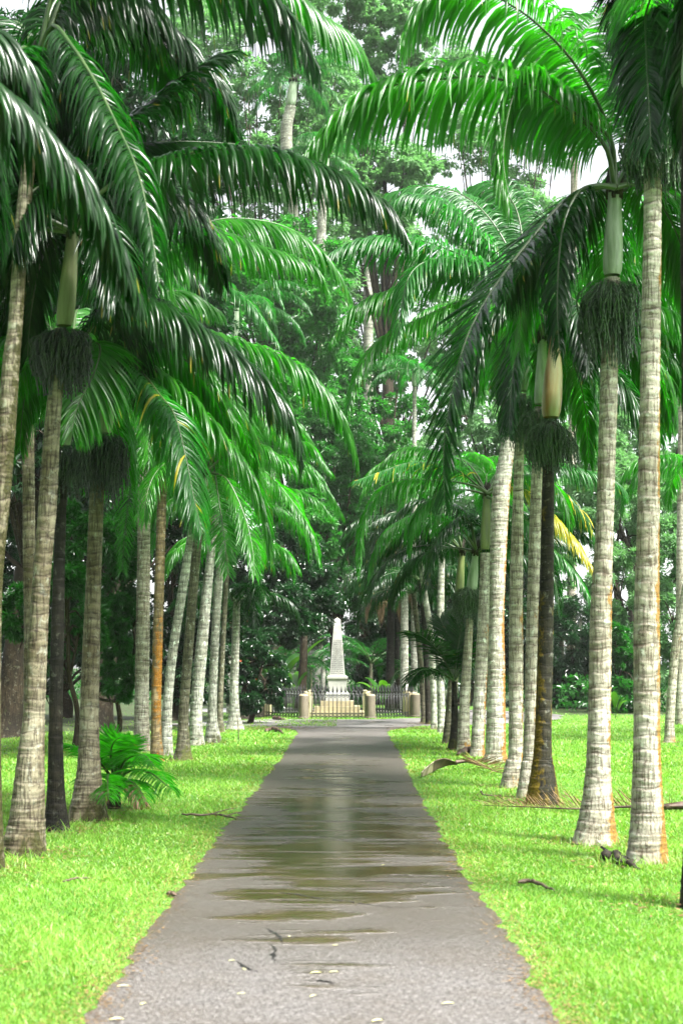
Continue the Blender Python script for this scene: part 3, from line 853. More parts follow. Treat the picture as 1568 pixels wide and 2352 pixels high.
# R8: young palm
palm('young palm with a short dark mossy trunk and wide stiff fronds spreading at head height',
     [(1026, 1058, 1721), (1031, 1054, 1700), (1035, 1053, 1660), (1036, 1050, 1600), (1036, 1048, 1565)],
     crown=(1042, 1560), mat='tr_dark', moss=moss_foot(0.9, 0, 0.6), seed=12, row=0.025, L=0.56, nl=42, fmat='frond_dark', wid=0.045,
     heroes=[
         ([(1042, 1562), (1010, 1500), (970, 1462), (932, 1452)], 28, 27.2, dict(hang=0.3, seed=121)),
         ([(1042, 1562), (1000, 1540), (965, 1540), (938, 1570)], 28, 27.0, dict(hang=0.55, seed=122)),
         ([(1042, 1562), (1050, 1490), (1062, 1430), (1080, 1400)], 28, 27.8, dict(hang=0.2, seed=123)),
         ([(1042, 1562), (1030, 1470), (1010, 1420)], 28, 28.6, dict(hang=0.2, seed=124)),
         ([(1042, 1562), (1085, 1520), (1130, 1530), (1155, 1580)], 28, 27.6, dict(hang=0.5, seed=125)),
         ([(1042, 1562), (1080, 1470), (1120, 1440)], 28, 28.4, dict(hang=0.3, seed=126)),
     ], auto=[(100, 50, 1.6), (60, 60, 1.6)])

# R10 .. R12
palm('straight pale lichen palm behind the young palm, last tall one on that side',
     [(1001, 1025, 1684), (1004, 1022, 1665), (1003, 1020, 1560), (1002, 1019, 1474), (1007, 1021, 1268), (1010, 1022, 1200)],
     shaft=(1016, 1200, 1018, 1110, 9, 6), mat='tr_lichen', moss=moss_foot(0.5), seed=13, row=0.03, L=0.58, nl=44, rows=5,
     auto=[(180, 40), (150, 30), (210, 50), (230, 20), (90, 50), (40, 40), (0, 50), (300, 45), (130, 62)], Lf=2.7)
palm('bent pale palm leaning out over the path end, thick shadowy crown of dark fronds',
     [(986, 1006, 1675), (989, 1003, 1655), (988, 1002, 1577), (982, 996, 1460), (969, 982, 1370), (959, 970, 1285), (952, 962, 1230)],
     mat='tr_lichen', moss=moss_foot(0.5), seed=14, row=0.03, L=0.6, nl=44, rows=5, fmat='frond_dark',
     heroes=[([(957, 1232), (920, 1180), (880, 1190), (850, 1260), (838, 1340)], 36.9, 36, dict(hang=0.8, seed=141)),
             ([(957, 1232), (900, 1220), (860, 1280), (842, 1370)], 36.9, 35.5, dict(hang=0.7, seed=142))],
     auto=[(180, 30), (200, 50), (160, 45), (120, 40), (60, 40), (20, 45), (240, 40), (280, 50), (330, 40)], Lf=2.6)
palm('dark mossy palm trunk tucked behind the bent pale palm',
     [(973, 992, 1664), (976, 990, 1650), (974, 987, 1560), (968, 980, 1440), (960, 971, 1330)],
     mat='tr_dark', moss=moss_foot(0.4), seed=15, row=0.04, L=0.55, nl=40, rows=5, fmat='frond_dark',
     auto=[(180, 35), (220, 30), (140, 45), (80, 40), (20, 35), (270, 45), (320, 40)], Lf=2.3)
palm('dark palm closest to the stone bollards, trunk slanting towards the path',
     [(962, 982, 1661), (966, 980, 1645), (962, 975, 1560), (952, 964, 1450), (944, 954, 1360)],
     mat='tr_mossy', moss=moss_foot(0.5), seed=16, row=0.04, L=0.55, nl=40, rows=5, fmat='frond_dark',
     auto=[(180, 25), (210, 45), (150, 40), (90, 40), (30, 40), (250, 35), (300, 50)], Lf=2.3)
palm('slim pale palm standing alone far out on the lawn, leaning outward',
     [(1520, 1551, 1706), (1525, 1549, 1690), (1527, 1548, 1650), (1541, 1560, 1480), (1558, 1576, 1390), (1590, 1606, 1200)],
     shaft=(1600, 1190, 1612, 1080, 10, 7), mat='tr_pale', moss=moss_foot(0.3, 0.3), seed=17, row=0.025, L=0.6, nl=44,
     auto=[(180, 45), (150, 30), (210, 40), (90, 40), (0, 40), (270, 45)], Lf=2.4, group='palms standing on the lawn')

# ------------------------------------------------------------------ palms on the left of the path
# L0
palm('mossy dark palm at the frame edge whose crown arches over the path',
     [(-98, 9, 2000), (-84, 7, 1960), (-70, 5, 1900), (-58, 3, 1800), (-46, 2, 1560), (-36, 7, 1337), (-20, 22, 1164), (-8, 36, 990), (8, 47, 817), (20, 53, 740), (33, 66, 540), (48, 80, 400), (56, 87, 300)],
     shaft=(73, 300, 86, 150, 17, 13), mat='tr_left', moss=lambda h, nx, ny, H: 0.85 * np.clip((nx + 0.1) / 0.8, 0, 1), seed=20, L=0.72, wid=0.05,
     fmat='frond_dark',
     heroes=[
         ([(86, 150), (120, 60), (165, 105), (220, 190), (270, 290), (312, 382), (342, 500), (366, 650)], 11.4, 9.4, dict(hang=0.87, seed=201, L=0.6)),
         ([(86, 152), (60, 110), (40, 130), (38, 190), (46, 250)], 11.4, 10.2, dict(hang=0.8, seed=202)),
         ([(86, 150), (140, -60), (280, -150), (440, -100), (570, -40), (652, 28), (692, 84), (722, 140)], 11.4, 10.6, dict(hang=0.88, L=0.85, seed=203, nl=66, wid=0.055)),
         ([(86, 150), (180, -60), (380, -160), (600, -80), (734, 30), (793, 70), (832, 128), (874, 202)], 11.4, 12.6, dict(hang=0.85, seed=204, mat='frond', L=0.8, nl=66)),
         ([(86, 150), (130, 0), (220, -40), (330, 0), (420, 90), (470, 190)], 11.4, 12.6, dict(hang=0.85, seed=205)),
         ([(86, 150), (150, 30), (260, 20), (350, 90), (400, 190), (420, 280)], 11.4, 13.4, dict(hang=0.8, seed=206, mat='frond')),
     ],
     auto=[(150, 40), (100, 35), (60, 60), (80, 20), (200, 40), (120, 62)], Lf=2.9)

# a nearer palm just outside the frame: its trunk stands out of view, only one long frond reaches in
palm('palm standing outside the frame edge, only its long drooping grey-green frond reaching in',
     [(-300, -190, 2240), (-288, -200, 2100), (-276, -206, 1700), (-262, -206, 1200), (-250, -200, 700), (-244, -200, 420)],
     shaft=(-222, 420, -214, 250, 24, 16), mat='tr_left', moss=moss_foot(0.4), seed=21, L=0.72, wid=0.05, fmat='frond_dark',
     heroes=[
         ([(-214, 255), (-150, 170), (-60, 175), (10, 215), (80, 282), (145, 352), (200, 428), (242, 512), (284, 600), (322, 690)], 7.6, 8.6, dict(hang=0.86, seed=211, L=0.6, nl=66)),
         ([(-214, 255), (-160, 120), (-80, 60), (0, 90), (40, 180), (60, 300)], 7.6, 8.4, dict(hang=0.8, seed=212, L=0.55)),
     ])

# L2
palm('big bone-coloured palm with dark ring scars and black fruit mass, nearest whole one there',
     [(4, 108, 1968), (13, 104, 1925), (24, 103, 1880), (34, 103, 1800), (44, 103, 1720), (56, 104, 1633), (66, 109, 1480), (75, 116, 1337), (89, 130, 1164), (102, 139, 990), (116, 148, 858), (126, 155, 755)],
     shaft=(148, 748, 170, 520, 20, 14), shaft_mat='shaft_tan', fruit=(144, 765, 72, 100, 170), mat='tr_left', moss=moss_foot(0.75, 0.12, 0.35), seed=22, ring=0.10, row=0.011, L=0.72, wid=0.05,
     heroes=[
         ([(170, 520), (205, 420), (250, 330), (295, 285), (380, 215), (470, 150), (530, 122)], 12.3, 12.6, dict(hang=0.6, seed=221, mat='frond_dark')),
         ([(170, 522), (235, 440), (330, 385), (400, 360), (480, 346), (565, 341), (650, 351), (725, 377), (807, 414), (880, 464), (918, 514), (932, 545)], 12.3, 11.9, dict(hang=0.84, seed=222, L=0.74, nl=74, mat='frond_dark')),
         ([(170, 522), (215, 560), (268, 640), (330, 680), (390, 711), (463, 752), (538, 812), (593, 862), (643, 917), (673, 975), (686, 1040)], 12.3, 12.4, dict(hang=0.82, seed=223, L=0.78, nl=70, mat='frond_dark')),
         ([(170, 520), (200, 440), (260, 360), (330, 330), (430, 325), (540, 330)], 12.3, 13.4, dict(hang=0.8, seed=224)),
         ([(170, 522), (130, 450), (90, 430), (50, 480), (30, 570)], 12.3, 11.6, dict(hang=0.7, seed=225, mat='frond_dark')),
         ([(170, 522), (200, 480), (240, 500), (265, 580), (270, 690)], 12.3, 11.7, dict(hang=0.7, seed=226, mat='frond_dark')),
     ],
     auto=[(120, 40), (80, 30), (160, 50), (50, 55), (100, 62), (200, 30)], fmat='frond_dark')

# L1
palm('thin ringed palm half hidden behind the big bone-coloured palm, olive crownshaft',
     [(48, 92, 1832), (52, 90, 1800), (54, 88, 1700), (56, 84, 1480), (54, 82, 1300), (53, 81, 1150), (51, 79, 990), (52, 78, 880), (54, 78, 822)],
     shaft=(66, 818, 66, 585, 14, 10), shaft_mat='shaft_olive', mat='tr_left', moss=moss_foot(0.4), seed=23, ring=0.10, row=0.014, fmat='frond_dark',
     auto=[(20, 40), (60, 30), (100, 45), (150, 40), (200, 35), (0, 60), (330, 35), (270, 50)])

# L3
palm('near-black palm trunk between the two bone-coloured palms, tan crownshaft above it',
     [(99, 163, 1909), (105, 155, 1870), (110, 148, 1800), (113, 144, 1633), (118, 148, 1450), (122, 149, 1338), (130, 153, 1164), (138, 158, 1040)],
     shaft=(152, 1022, 164, 830, 12, 10), fruit=(150, 1040, 48, 70, 90), mat='tr_dark', moss=moss_foot(0.25), seed=24, row=0.014,
     heroes=[
         ([(164, 832), (230, 690), (310, 600), (370, 563), (425, 541), (485, 533), (545, 546), (595, 566), (665, 586), (714, 607), (745, 650)], 14.2, 14.4, dict(hang=0.84, seed=241, L=0.72, nl=70)),
         ([(164, 832), (220, 740), (290, 690), (370, 690), (440, 740), (490, 820)], 14.2, 13.6, dict(hang=0.8, seed=242, mat='frond_dark')),
         ([(164, 834), (205, 790), (230, 800), (215, 860), (180, 930), (165, 990)], 14.2, 13.6, dict(hang=0.6, seed=243)),
     ],
     auto=[(90, 40), (130, 40), (60, 62), (170, 40), (40, 45)], fmat='frond')

# L4
palm('bone-coloured ringed palm right beside the small bushy young palm, grey crownshaft above its fruit',
     [(154, 249, 1886), (163, 240, 1850), (171, 235, 1810), (179, 230, 1750), (184, 227, 1633), (191, 230, 1480), (198, 233, 1338), (204, 237, 1200), (208, 240, 1122), (218, 247, 1010)],
     shaft=(240, 995, 258, 845, 17, 12), fruit=(236, 1005, 68, 115, 160), mat='tr_left', moss=moss_foot(0.8, 0.2, 0.3), seed=25, ring=0.10, row=0.012, L=0.68,
     heroes=[
         ([(258, 848), (268, 800), (290, 805), (335, 835), (390, 872), (445, 916), (490, 972), (540, 1032), (580, 1102), (605, 1177), (622, 1275)], 15.1, 14.2, dict(hang=0.8, seed=251, nl=70, L=0.74)),
         ([(258, 848), (262, 770), (290, 758), (330, 776), (392, 802), (452, 852), (505, 935), (530, 1040)], 15.1, 14.6, dict(hang=0.8, seed=252)),
         ([(258, 850), (280, 820), (328, 858), (365, 905), (400, 952), (425, 1042), (445, 1142), (465, 1225)], 15.1, 13.4, dict(hang=0.72, seed=253, dry=0.03, mat='frond_far')),
         ([(258, 848), (300, 700), (370, 600), (480, 510), (610, 508), (703, 546), (765, 607), (800, 670)], 15.1, 16.4, dict(hang=0.82, seed=254, L=0.72, nl=68)),
         ([(258, 848), (300, 760), (380, 735), (465, 757), (565, 787), (640, 812), (715, 862), (765, 922), (803, 997), (815, 1050)], 15.1, 15.2, dict(hang=0.84, seed=255, L=0.78, nl=74)),
         ([(258, 850), (240, 800), (210, 815), (180, 870), (165, 960)], 15.1, 14.6, dict(hang=0.7, seed=256)),
         ([(258, 848), (290, 740), (350, 680), (430, 670), (500, 710)], 15.1, 16.2, dict(hang=0.8, seed=257)),
     ],
     auto=[(110, 40), (80, 50), (150, 40), (60, 30)])

# L5
palm('tall straight whitish palm with close fine rings, just beyond the small bushy young palm',
     [(304, 349, 1726), (307, 345, 1705), (309, 342, 1633), (312, 344, 1480), (315, 345, 1300), (317, 346, 1150), (319, 347, 1025), (318, 344, 880), (318, 342, 740)],
     shaft=(331, 738, 336, 630, 13, 9), mat='tr_pale', moss=moss_foot(0.25), seed=26, ring=0.075, row=0.014, fmat='frond_far', nl=56, L=0.64,
     heroes=[
         ([(336, 632), (400, 560), (480, 530), (560, 560), (620, 620), (650, 700)], 27.4, 26.6, dict(hang=0.82, seed=261)),
         ([(336, 632), (420, 620), (510, 650), (580, 700), (640, 790)], 27.4, 26.2, dict(hang=0.8, seed=262)),
         ([(336, 640), (350, 700), (332, 860), (318, 1000), (300, 1120), (286, 1230), (282, 1310)], 27.4, 25.8, dict(hang=0.35, seed=263, mat='frond', L=0.66)),
     ],
     auto=[(120, 40), (180, 40), (90, 50), (60, 30), (210, 45), (30, 62)])

# L6
palm('slim palm with a golden-orange mossy trunk, right behind the whitish palm',
     [(343, 380, 1751), (345, 376, 1735), (347, 371, 1680), (348, 371, 1600), (353, 376, 1400), (357, 379, 1280), (361, 382, 1164), (366, 386, 1060)],
     shaft=(377, 1055, 386, 930, 11, 8), mat='tr_gold', moss=lambda h, nx, ny, H: 0.9 * np.exp(-((h - 1.4) / 1.3) ** 2) * (0.75 + 0.35 * nx), seed=27, row=0.018, nl=50,
     auto=[(20, 40), (60, 30), (100, 45), (150, 40), (200, 35), (0, 58), (330, 35), (270, 50)])

# L7 .. L12
palm('pale lichen-spotted palm leaning strongly towards the path',
     [(366, 400, 1737), (369, 397, 1715), (373, 396, 1633), (385, 406, 1511), (406, 427, 1372), (434, 453, 1209), (452, 470, 1120)],
     shaft=(464, 1112, 484, 1010, 10, 7), mat='tr_lichen', moss=moss_foot(0.4), seed=28, row=0.02, nl=52, L=0.64,
     heroes=[
         ([(484, 1012), (540, 960), (610, 965), (665, 1006), (714, 1022), (758, 1082)], 25.9, 25.4, dict(hang=0.8, seed=281)),
         ([(484, 1012), (490, 1060), (500, 1130), (514, 1225), (524, 1318)], 25.9, 24.2, dict(hang=0.4, seed=282)),
     ],
     auto=[(60, 40), (100, 40), (150, 45), (190, 30), (20, 55), (300, 40)])
palm('dark green mossy palm with a wide foot, first in the close row of lichen trunks',
     [(395, 445, 1746), (403, 439, 1725), (408, 436, 1690), (411, 434, 1633), (425, 447, 1450), (441, 462, 1268), (452, 470, 1180)],
     shaft=(463, 1175, 474, 1080, 10, 7), mat='tr_mossy', moss=moss_foot(0.6, 0.2, 0.8), seed=29, row=0.02, nl=50,
     heroes=[
         ([(474, 1082), (540, 1030), (600, 1020), (640, 1047), (704, 1077), (754, 1127), (785, 1180)], 24.8, 25.0, dict(hang=0.82, seed=291)),
         ([(474, 1084), (520, 1100), (560, 1180), (580, 1260), (585, 1320)], 24.8, 23.8, dict(hang=0.6, seed=292)),
     ],
     auto=[(60, 40), (110, 40), (160, 45), (200, 35), (300, 45)])
palm('grey lichen palm just behind the mossy wide-footed one',
     [(432, 473, 1712), (436, 468, 1690), (437, 465, 1633), (450, 477, 1480), (476, 495, 1268), (488, 504, 1180)],
     shaft=(496, 1172, 506, 1090, 9, 7), mat='tr_lichen', moss=moss_foot(0.4), seed=30, row=0.025, nl=46, rows=5,
     heroes=[
         ([(506, 1092), (560, 1060), (613, 1087), (664, 1142), (714, 1217), (734, 1290)], 29.5, 28.6, dict(hang=0.75, seed=301)),
     ],
     auto=[(0, 45), (60, 40), (110, 40), (160, 45), (200, 35), (300, 45)])
palm('light grey straight lichen palm with a mossy foot, near the path end',
     [(467, 511, 1706), (472, 506, 1688), (477, 498, 1633), (484, 503, 1480), (493, 512, 1338), (504, 520, 1240)],
     shaft=(512, 1232, 520, 1160, 8, 6), mat='tr_lichen', moss=moss_foot(0.8, 0, 0.3), seed=31, row=0.025, nl=46, rows=5,
     auto=[(0, 40), (30, 25), (330, 40), (60, 50), (110, 40), (160, 45), (200, 35), (270, 45)], Lf=2.5)
palm('thin dark grey lichen palm, last but one before the flowering bush',
     [(494, 518, 1682), (497, 515, 1668), (498, 512, 1633), (506, 518, 1480), (514, 525, 1338), (518, 527, 1260)],
     mat='tr_mossy', moss=moss_foot(0.4), seed=32, row=0.03, nl=42, rows=5,
     auto=[(0, 35), (40, 40), (330, 30), (90, 50), (160, 45), (220, 35), (280, 45)], Lf=2.3)
palm('short lichen-covered trunk standing against the flowering bush',
     [(515, 562, 1676), (521, 556, 1662), (525, 551, 1640), (528, 548, 1580), (532, 550, 1480), (536, 552, 1380)],
     mat='tr_lichen', moss=moss_foot(0.3), seed=33, row=0.03, nl=42, rows=5, fmat='frond_dark',
     auto=[(20, 40), (80, 40), (150, 40), (220, 45), (300, 45)], Lf=2.2)

# small palm-like plant on the left lawn
b0 = G(262, 1858)
root = empty('young_palm', b0, 'small bushy young palm on the grass at the foot of the ringed trunk', 'young palm')
mb = MB()
mb.lathe([(0.07, -0.02), (0.085, 0.05), (0.07, 0.16), (0.05, 0.30), (0.03, 0.36)], (0, 0, 0), 14)
mb.build('trunk', M['collar'], root, smooth=True)
DY = b0[1]
for i, (pts, d1, hg) in enumerate([
        ([(262, 1800), (255, 1740), (262, 1705), (285, 1690)], 15.8, 0.25), ([(262, 1800), (290, 1745), (330, 1735), (355, 1760)], 15.4, 0.5),
        ([(262, 1805), (300, 1770), (345, 1775), (378, 1800), (398, 1815)], 15.2, 0.6), ([(262, 1800), (275, 1730), (300, 1695)], 16.4, 0.3),
        ([(262, 1805), (230, 1750), (190, 1720), (150, 1712)], 16.0, 0.35), ([(262, 1805), (235, 1780), (215, 1790), (205, 1820)], 15.3, 0.5),
        ([(262, 1805), (285, 1790), (315, 1805), (335, 1840)], 14.9, 0.6), ([(262, 1800), (262, 1730), (250, 1680)], 16.6, 0.2),
        ([(262, 1805), (300, 1750), (350, 1745)], 16.6, 0.5), ([(262, 1805), (250, 1780), (248, 1800), (250, 1835)], 14.8, 0.5)]):
    W = np.array([P(x, y, DY + (d1 - DY) * j / (len(pts) - 1)) for j, (x, y) in enumerate(pts)]) - b0
    W[0] = [0, 0, 0.3]
    add_frond(root, W, M['frond'], L=0.36, n=26, hang=hg, wid=0.04, base=0.22, seed=400 + i, rows=5)
for i, (dx, dy, dz) in enumerate([(0.25, -0.15, 0.05), (-0.1, -0.28, 0.05), (0.3, 0.05, 0.06)]):
    add_frond(root, np.array([[0, 0, 0.25], [dx * 0.5, dy * 0.5, 0.3], [dx, dy, 0.18], [dx * 1.3, dy * 1.3, 0.04]]), M['dead'], M['dead_stalk'],
              label='withered brown frond hanging to the grass', L=0.22, n=18, hang=0.8, wid=0.03, seed=430 + i, rows=4)

# ------------------------------------------------------------------ ground, path and ring road
LEFT = [(185, 2352), (235, 2287), (325, 2172), (380, 2077), (450, 1997), (500, 1922), (545, 1872), (590, 1812), (650, 1737), (675, 1697), (689, 1674)]
RIGHT = [(1284, 2352), (1259, 2337), (1214, 2222), (1154, 2127), (1079, 2027), (1034, 1952), (999, 1892), (969, 1837), (944, 1792), (924, 1742), (892, 1689), (887, 1676)]
le = np.array([G(*p) for p in LEFT])
ri = np.array([G(*p) for p in RIGHT])
yy = np.arange(-6, 38.6, 0.12)
lx = np.interp(yy, np.concatenate([[-6], le[:, 1]]), np.concatenate([[le[0, 0]], le[:, 0]]))
rx = np.interp(yy, np.concatenate([[-6], ri[:, 1]]), np.concatenate([[ri[0, 0]], ri[:, 0]]))
sm = lambda a: np.convolve(np.pad(a, 6, mode='edge'), np.ones(13) / 13, mode='valid')
lx, rx = sm(lx), sm(rx)
rj = np.random.default_rng(5)
wobble = lambda: 0.03 * np.sin(yy * 2.1 + rj.uniform(0, 6)) * 0.4 + 0.006 * np.sin(yy * 5.3 + rj.uniform(0, 6)) + rj.normal(0, 0.020, len(yy))
lx, rx = lx + wobble(), rx + wobble()
# mouth of the path widens where it meets the ring road
fl = np.clip((yy - 35.5) / 3.0, 0, 1) ** 2
lx, rx = lx - 0.9 * fl, rx + 0.9 * fl
NC = 13
cc = np.linspace(0, 1, NC)
PV = np.stack([lx[:, None] + (rx - lx)[:, None] * cc[None], yy[:, None] + 0 * cc[None], 0.004 + 0 * yy[:, None] * cc[None]], axis=-1)
I, J = np.meshgrid(np.arange(len(yy) - 1), np.arange(NC - 1), indexing='ij')
pq = np.stack([I * NC + J, I * NC + J + 1, (I + 1) * NC + J + 1, (I + 1) * NC + J], axis=-1).reshape(-1, 4)
across = np.abs(cc * 2 - 1)[None] + 0 * yy[:, None]
wet = np.interp(yy, [6, 7.5, 8.6, 10, 11.5, 15, 18, 22, 26, 30, 38], [-0.12, -0.10, -0.055, 0.02, 0.09, 0.10, 0.06, 0.0, -0.04, -0.07, -0.09])[:, None] + 0 * cc[None]
path = link('path', raw_mesh('path', PV.reshape(-1, 3), [pq], M['path'], attrs={'across': across.ravel(), 'wet': wet.ravel()}))
tag(path, 'wet dark asphalt path running straight to the obelisk', kind='structure')


def on_path(x, y, m=0.0):
    return (x > np.interp(y, yy, lx) - m) & (x < np.interp(y, yy, rx) + m) & (y < 38.6)


# cracks filled with dark bitumen
M['crack'] = simple_mat('crack_filler', (0.010, 0.010, 0.010), (0.022, 0.020, 0.020), 30, 0.5, 0.4)
for ci, pts in enumerate([[(600, 2050), (650, 2052), (700, 2060), (740, 2066), (790, 2072), (850, 2080), (900, 2086), (950, 2085)],
                          [(608, 2133), (625, 2142), (640, 2152), (650, 2168)], [(622, 2170), (632, 2185), (626, 2200), (634, 2212)], [(545, 2210), (560, 2222), (590, 2235)],
                          [(700, 2254), (740, 2256), (770, 2262)]]):
    Q = spline([G(*p) for p in pts], 40)
    g = np.random.default_rng(ci)
    Q[:, :2] += g.normal(0, 0.006, (40, 2))
    w = np.abs(0.008 + g.normal(0, 0.006, 40)) * np.sin(np.linspace(0.15, 3.0, 40))
    T = np.gradient(Q, axis=0)
    T /= np.linalg.norm(T, axis=1, keepdims=True)
    Nn = np.stack([-T[:, 1], T[:, 0], 0 * w], axis=1)
    V = np.concatenate([Q - Nn * w[:, None], Q + Nn * w[:, None]]) + [0, 0, 0.008]
    q = [[i, i + 1, 41 + i, 40 + i] for i in range(39)]
    link('crack', raw_mesh('crack', V, [q], M['crack']), path)

MON = P(774.5, 1648, 46.8)
MX, MY = MON[0], 46.8
an = np.linspace(0, 2 * math.pi, 120, endpoint=False)
g = np.random.default_rng(3)
ro = 8.9 - 1.6 * np.clip(np.cos(an), 0, 1) + 0.12 * np.sin(an * 7) + 0.08 * np.sin(an * 17 + 1)
rin = 3.35 + 0.04 * np.sin(an * 9)
V = np.concatenate([np.stack([MX + r_ * np.cos(an), MY + r_ * np.sin(an), 0.008 + 0 * an], axis=1) for r_ in (rin, (rin + ro) / 2, ro)])
q = [[k * 120 + i, k * 120 + (i + 1) % 120, (k + 1) * 120 + (i + 1) % 120, (k + 1) * 120 + i] for k in range(2) for i in range(120) if not 46 < i < 78]
tag(link('ring_road', raw_mesh('ring_road', V, [np.array(q)[:, ::-1]], M['road'])), 'wet grey road circling the fenced obelisk', kind='structure')


def on_road(x, y, m=0.0):
    d = np.hypot(x - MX, y - MY)
    return (d > 3.35 - m) & (d < 8.9 - 1.6 * np.clip((x - MX) / np.maximum(d, 0.1), 0, 1) + m) & ((x > MX) | (np.abs(y - MY + 3) > 6))


# ground sheet to the horizon, finer near the camera
gx = np.concatenate([[-600, -300, -150, -80, -50], np.arange(-34, 34.1, 0.8), [50, 80, 150, 300, 600]])
gy = np.concatenate([[-200, -80, -30], np.arange(-8, 70.1, 0.8), [80, 110, 160, 300, 700]])
X, Y = np.meshgrid(gx, gy, indexing='ij')
GV = np.stack([X, Y, 0 * X], axis=-1).reshape(-1, 3)
ny_ = len(gy)
I, J = np.meshgrid(np.arange(len(gx) - 1), np.arange(ny_ - 1), indexing='ij')
gq = np.stack([I * ny_ + J, (I + 1) * ny_ + J, (I + 1) * ny_ + J + 1, I * ny_ + J + 1], axis=-1).reshape(-1, 4)


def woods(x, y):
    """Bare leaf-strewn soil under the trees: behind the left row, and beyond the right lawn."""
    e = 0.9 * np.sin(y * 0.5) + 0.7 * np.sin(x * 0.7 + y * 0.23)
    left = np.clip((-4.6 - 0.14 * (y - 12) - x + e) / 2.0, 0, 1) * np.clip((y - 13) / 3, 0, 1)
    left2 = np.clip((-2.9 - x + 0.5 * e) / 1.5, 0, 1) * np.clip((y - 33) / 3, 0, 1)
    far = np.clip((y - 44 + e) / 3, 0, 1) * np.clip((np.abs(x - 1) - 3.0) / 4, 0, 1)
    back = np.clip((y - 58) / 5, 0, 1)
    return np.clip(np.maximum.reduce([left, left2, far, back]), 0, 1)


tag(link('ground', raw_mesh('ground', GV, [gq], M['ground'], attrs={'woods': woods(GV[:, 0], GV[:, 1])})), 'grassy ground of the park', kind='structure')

# grass: real blades, denser close to the eye
TRUNKS = np.array([[o.location.x, o.location.y] for o in COL.objects if o.name.startswith(('palm_tree', 'young_palm'))])


def blades(n, y0, y1, seed, hgt, wid, rows):
    g = np.random.default_rng(seed)
    u = g.random(n)
    y = 1 / (1 / y0 + (1 / y1 - 1 / y0) * u)                        # density falls with the square of the distance
    half = 0.26 * y + 0.6
    x = g.uniform(-1, 1, n) * half
    keep = ~on_path(x, y, -0.015) & ~on_road(x, y, -0.02) & (g.random(n) > woods(x, y) * 0.93)
    patch = np.sin(x * 1.9 + 1.3 * np.sin(y * 0.9)) * np.sin(y * 1.4 + np.sin(x * 1.2)) + 0.6 * np.sin(x * 5.1 + y * 3.3)
    keep &= g.random(n) > 0.45 * (patch > 1.05)
    edge = np.minimum(np.abs(x - np.interp(y, yy, lx)), np.abs(x - np.interp(y, yy, rx)))
    keep &= g.random(n) > 0.75 * np.exp(-edge / 0.10)
    x, y, patch, edge = x[keep], y[keep], patch[keep], edge[keep]
    m = len(x)
    h = hgt * g.uniform(0.45, 1.15, m) * (1 + 0.25 * patch) * np.clip(0.45 + edge / 0.5, 0.45, 1)
    d = np.min(np.hypot(x[:, None] - TRUNKS[None, :, 0], y[:, None] - TRUNKS[None, :, 1]), axis=1)
    h = h * np.clip(0.35 + (d - 0.12) / 0.5, 0.35, 1)
    tall = (d < 0.42) & (g.random(m) < 0.18)
    h = np.where(tall, h * g.uniform(1.6, 3.2, m), h)
    a = g.uniform(0, 6.283, m)
    lean = g.uniform(0.25, 1.25, m)
    f = g.uniform(0, 6.283, m)
    w = wid * g.uniform(0.7, 1.3, m)
    V = np.zeros((m, rows, 2, 3))
    for r in range(rows):
        s = r / (rows - 1)
        ox, oz = h * lean * s ** 1.7, h * (s - 0.25 * lean * s * s)
        ww = w * (1 - 0.9 * s ** 1.4)
        for c, sg in enumerate((-1, 1)):
            V[:, r, c, 0] = x + np.cos(a) * ox + np.cos(f) * ww * sg
            V[:, r, c, 1] = y + np.sin(a) * ox + np.sin(f) * ww * sg
            V[:, r, c, 2] = oz - 0.004
    q = np.array([[2 * r, 2 * r + 1, 2 * r + 3, 2 * r + 2] for r in range(rows - 1)])
    q = (np.arange(m)[:, None, None] * rows * 2 + q[None]).reshape(-1, 4)
    tint = np.clip(g.normal(0.45, 0.28, m) + 0.16 * patch, 0, 1)
    dry = (g.random(m) < 0.11 + 0.5 * np.exp(-edge / 0.15) + 0.35 * np.exp(-d / 0.25)) * g.uniform(0.3, 1, m)
    return V.reshape(-1, 3), q, np.repeat(tint, rows * 2), np.repeat(dry, rows * 2)


parts = [blades(330000, 5.6, 14, 1, 0.050, 0.0037, 3), blades(260000, 11, 26, 2, 0.052, 0.0062, 3), blades(130000, 22, 50, 3, 0.065, 0.014, 2)]
V, Qs, T1, T2, off = [], [], [], [], 0
for v, q, t1, t2 in parts:
    V.append(v); Qs.append(q + off); T1.append(t1); T2.append(t2); off += len(v)
tag(link('grass', raw_mesh('grass', np.vstack(V), [np.vstack(Qs)], M['grass'], attrs={'tint': np.concatenate(T1), 'dry': np.concatenate(T2)})),
    'bright green lawn grass on both sides of the path', 'grass', kind='stuff')

# leaf litter along the path edges and under the palms
def litter(n, seed, place, size, zlift=0.012):
    g = np.random.default_rng(seed)
    x, y = place(g, n)
    m = len(x)
    a = g.uniform(0, 6.283, m)
    s = size * g.uniform(0.5, 1.5, m)
    w = s * g.uniform(0.2, 0.5, m)
    lift = g.uniform(0, 0.4, m)
    z = zlift + g.uniform(0, 0.015, m)
    ca, sa = np.cos(a), np.sin(a)
    V = np.zeros((m, 4, 3))
    for i, (l_, ww, zz) in enumerate([(-1, 0, 0), (0, -1, 1), (1, 0, 0.3), (0, 1, 1)]):
        V[:, i, 0] = x + ca * s * l_ - sa * w * ww
        V[:, i, 1] = y + sa * s * l_ + ca * w * ww
        V[:, i, 2] = z + zz * lift * w
    q = np.arange(m * 4).reshape(m, 4)
    return V.reshape(-1, 3), q, np.repeat(g.random(m), 4)


def edge_place(g, n):
    y = 1 / (1 / 5.6 + (1 / 38 - 1 / 5.6) * g.random(n))
    left = g.random(n) < 0.45
    e = np.where(left, np.interp(y, yy, lx), np.interp(y, yy, rx))
    return e + g.normal(0, 0.085, n) + np.where(left, -0.02, 0.02), y


